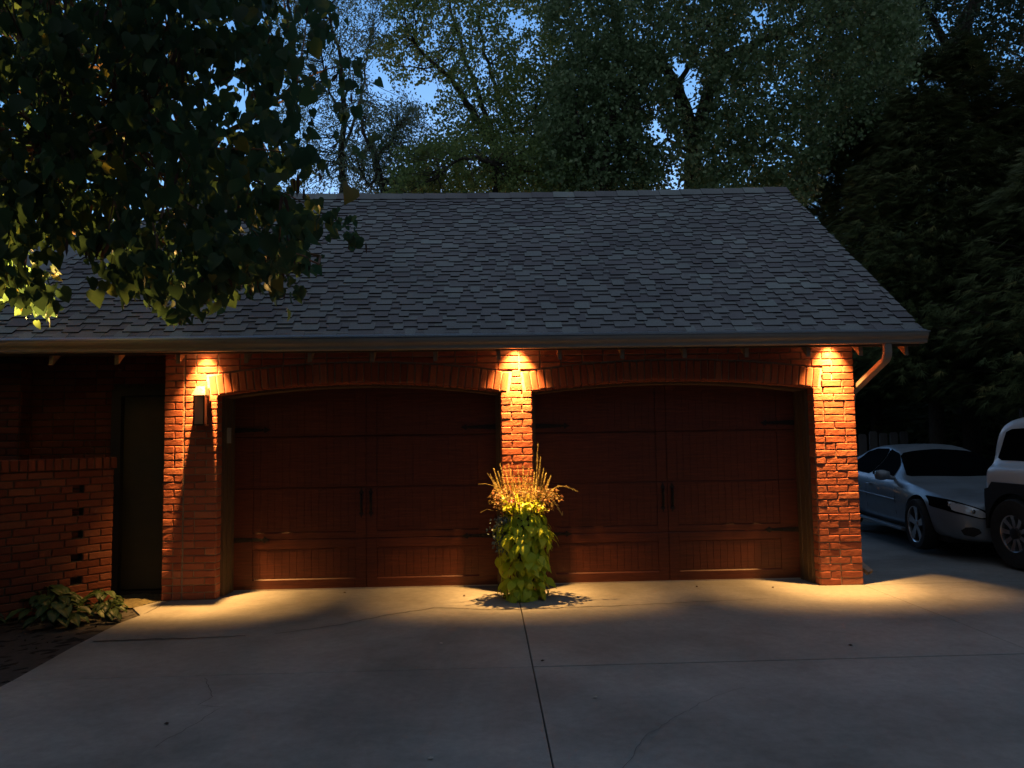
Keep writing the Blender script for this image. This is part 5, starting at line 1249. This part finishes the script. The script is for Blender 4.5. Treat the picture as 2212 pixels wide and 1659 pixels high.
# white boxy off-roader ---------------------------------------------
F2 = Vector((0.0, -1, 0)); R2 = Vector((-1, 0, 0)); org2 = Vector((5.86 + .895, .64, -.012))
suv = empty('off_road_vehicle'); suv.matrix_world = Matrix(((R2.x, F2.x, 0, org2.x), (R2.y, F2.y, 0, org2.y), (0, 0, 1, 0), (0, 0, 0, 1)))
tag(suv, 'boxy white off-road vehicle with black wheel flares at the right border', 'car')
def vst(y, w_, zb, zbelt, zt, wt):
    return (y, [(0, zb), (w_ * .8, zb), (w_ * .97, zb + .04), (w_, zb + .12), (w_, zbelt - .05), (w_ * .96, zbelt), (wt * 1.04, zbelt + .05), (wt, zt - .13), (wt * .90, zt - .02), (0, zt)])
# origin at rear axle, +y is forward
SV = [vst(-.525, .72, .62, 1.02, 1.16, .62), vst(-.515, .82, .56, 1.10, 1.42, .68), vst(-.44, .845, .55, 1.12, 1.66, .69), vst(-.28, .855, .55, 1.13, 1.74, .69), vst(.1, .86, .5, 1.13, 1.75, .66), vst(1.2, .86, .5, 1.13, 1.76, .67), vst(1.95, .86, .5, 1.12, 1.74, .67), vst(2.1, .86, .5, 1.12, 1.64, .68), vst(2.35, .86, .5, 1.11, 1.32, .73), vst(2.45, .86, .5, 1.10, 1.2, .78),
      vst(3.3, .86, .52, 1.06, 1.14, .78), vst(3.42, .82, .55, .98, 1.08, .75), vst(3.46, .72, .6, .9, .97, .66)]
body2, bv2 = lofted(SV, [M['white']], 'body', suv, cutters=[(.86, 0, .42, .50, .30), (-.86, 0, .42, .50, .30), (.86, 2.84, .42, .50, .30), (-.86, 2.84, .42, .50, .30)], subsurf=2)
for s in (1, -1):
    for yy in (0, 2.84):
        wheel(suv, .765 * s, yy, .39, .25, s, 9, 'multi', .205)
        # black cladding: a squared flare plate with the wheel opening cut out
        mb = MB(); arch_ = [(yy + .44 * math.cos(R(a)), .40 + .44 * math.sin(R(a))) for a in range(180, -1, -10)]
        y0_, y1_ = (yy - .47, yy + .66) if yy == 0 else (yy - .66, yy + .56)
        outer = [(y0_, .40)] + arch_ + [(y1_, .40), (y1_ - .06, .80), (y1_ - .18, .95), (yy - .34, .95), (yy - .40, .88), (y0_, .86)]
        ins = [(s * .76, y, z) for y, z in outer]; ous = [(s * .868, y, z) for y, z in outer]; no = len(outer)
        mb.add(ins + ous, [(k, no + k, no + (k + 1) % no, (k + 1) % no) for k in range(no)])
        for b_, xx in ((0, .76), (no, .868)):   # faces as fans between the arch and the outline
            mb.add([(s * xx, y, z) for y, z in [(y0_, .40), *arch_[:5], (y0_, .86)]], [(0, 1, 2, 3, 4, 5, 6)])
            mb.add([(s * xx, y, z) for y, z in [(y0_, .86), *arch_[4:9], (yy - .34, .95), (yy - .40, .88)]], [(0, 1, 2, 3, 4, 5, 6, 7)])
            mb.add([(s * xx, y, z) for y, z in [(yy - .34, .95), *arch_[8:14], (y1_ - .18, .95)]], [tuple(range(8))])
            mb.add([(s * xx, y, z) for y, z in [(y1_ - .18, .95), *arch_[13:], (y1_, .40), (y1_ - .06, .80)]], [tuple(range(9))])
        mb.build('wheel_flare', M['clad'], suv)
    patch('side_window', bv2, [(-.40, 1.20), (-.28, 1.56), (.72, 1.60), (.72, 1.20)], 'side', s, .004, M['car_glass'], suv)
    patch('side_window', bv2, [(.80, 1.20), (.80, 1.60), (1.35, 1.60), (1.35, 1.20)], 'side', s, .004, M['car_glass'], suv)
    patch('side_window', bv2, [(1.42, 1.20), (1.42, 1.60), (1.92, 1.58), (2.16, 1.22)], 'side', s, .004, M['car_glass'], suv)
    mb = MB(); mb.box(*sorted((.88 * s, .93 * s)), .62, 2.25, .46, .60); mb.build('side_sill', M['clad'], suv, bevel=.01)
    mb = MB(); mb.lathe((0, 0, 0), [(.001, -.1), (.09, -.09), (.1, .05), (.001, .09)], 14, axis='y'); m2 = mb.build('wing_mirror', M['clad'], suv, smooth=True); m2.location = (1.03 * s, 2.1, 1.32); m2.scale = (.9, .6, 1)
    mb = MB(); mb.tube([(.56 * s, -.1, 1.80), (.56 * s, 1.9, 1.80)], .016, 8); [mb.tube([(.56 * s, q, 1.70), (.56 * s, q, 1.80)], .016, 6) for q in (-.2, .8, 1.8)]; mb.build('roof_rail', M['clad'], suv)
    tl = patch('tail_light', bv2, [(.56 * s, .90), (.56 * s, 1.06), (.70 * s, 1.06), (.70 * s, .90)], 'front', -1, .006, newmat('red_lens', (.25, .01, .01), .15)[0], suv)
mb = MB(); mb.box(-.80, .80, -.60, -.47, .42, .84); mb.build('rear_bumper', M['clad'], suv, bevel=.03)
mb = MB(); mb.box(-.93, .93, 3.40, 3.58, .46, .78); mb.build('front_bumper', M['clad'], suv, bevel=.03)
mb = MB(); mb.lathe((-.15, -.70, 1.02), [(.001, -.10), (.22, -.10), (.38, -.09), (.40, 0), (.39, .09), (.001, .10)], 32, axis='y'); mb.build('spare_wheel', M['tyre'], suv, smooth=True, sharp=40)
patch('windscreen', bv2, [(-.70, 2.36), (-.64, 2.02), (.64, 2.02), (.70, 2.36)], 'top', 1, .004, M['car_glass'], suv)
patch('rear_window', bv2, [(-.55, 1.36), (-.5, 1.66), (.5, 1.66), (.55, 1.36)], 'front', -1, .004, M['car_glass'], suv)
mb = MB(); mb.box(-.7, .7, -.4, 3.3, .40, .56); mb.build('underbody', M['clad'], suv)
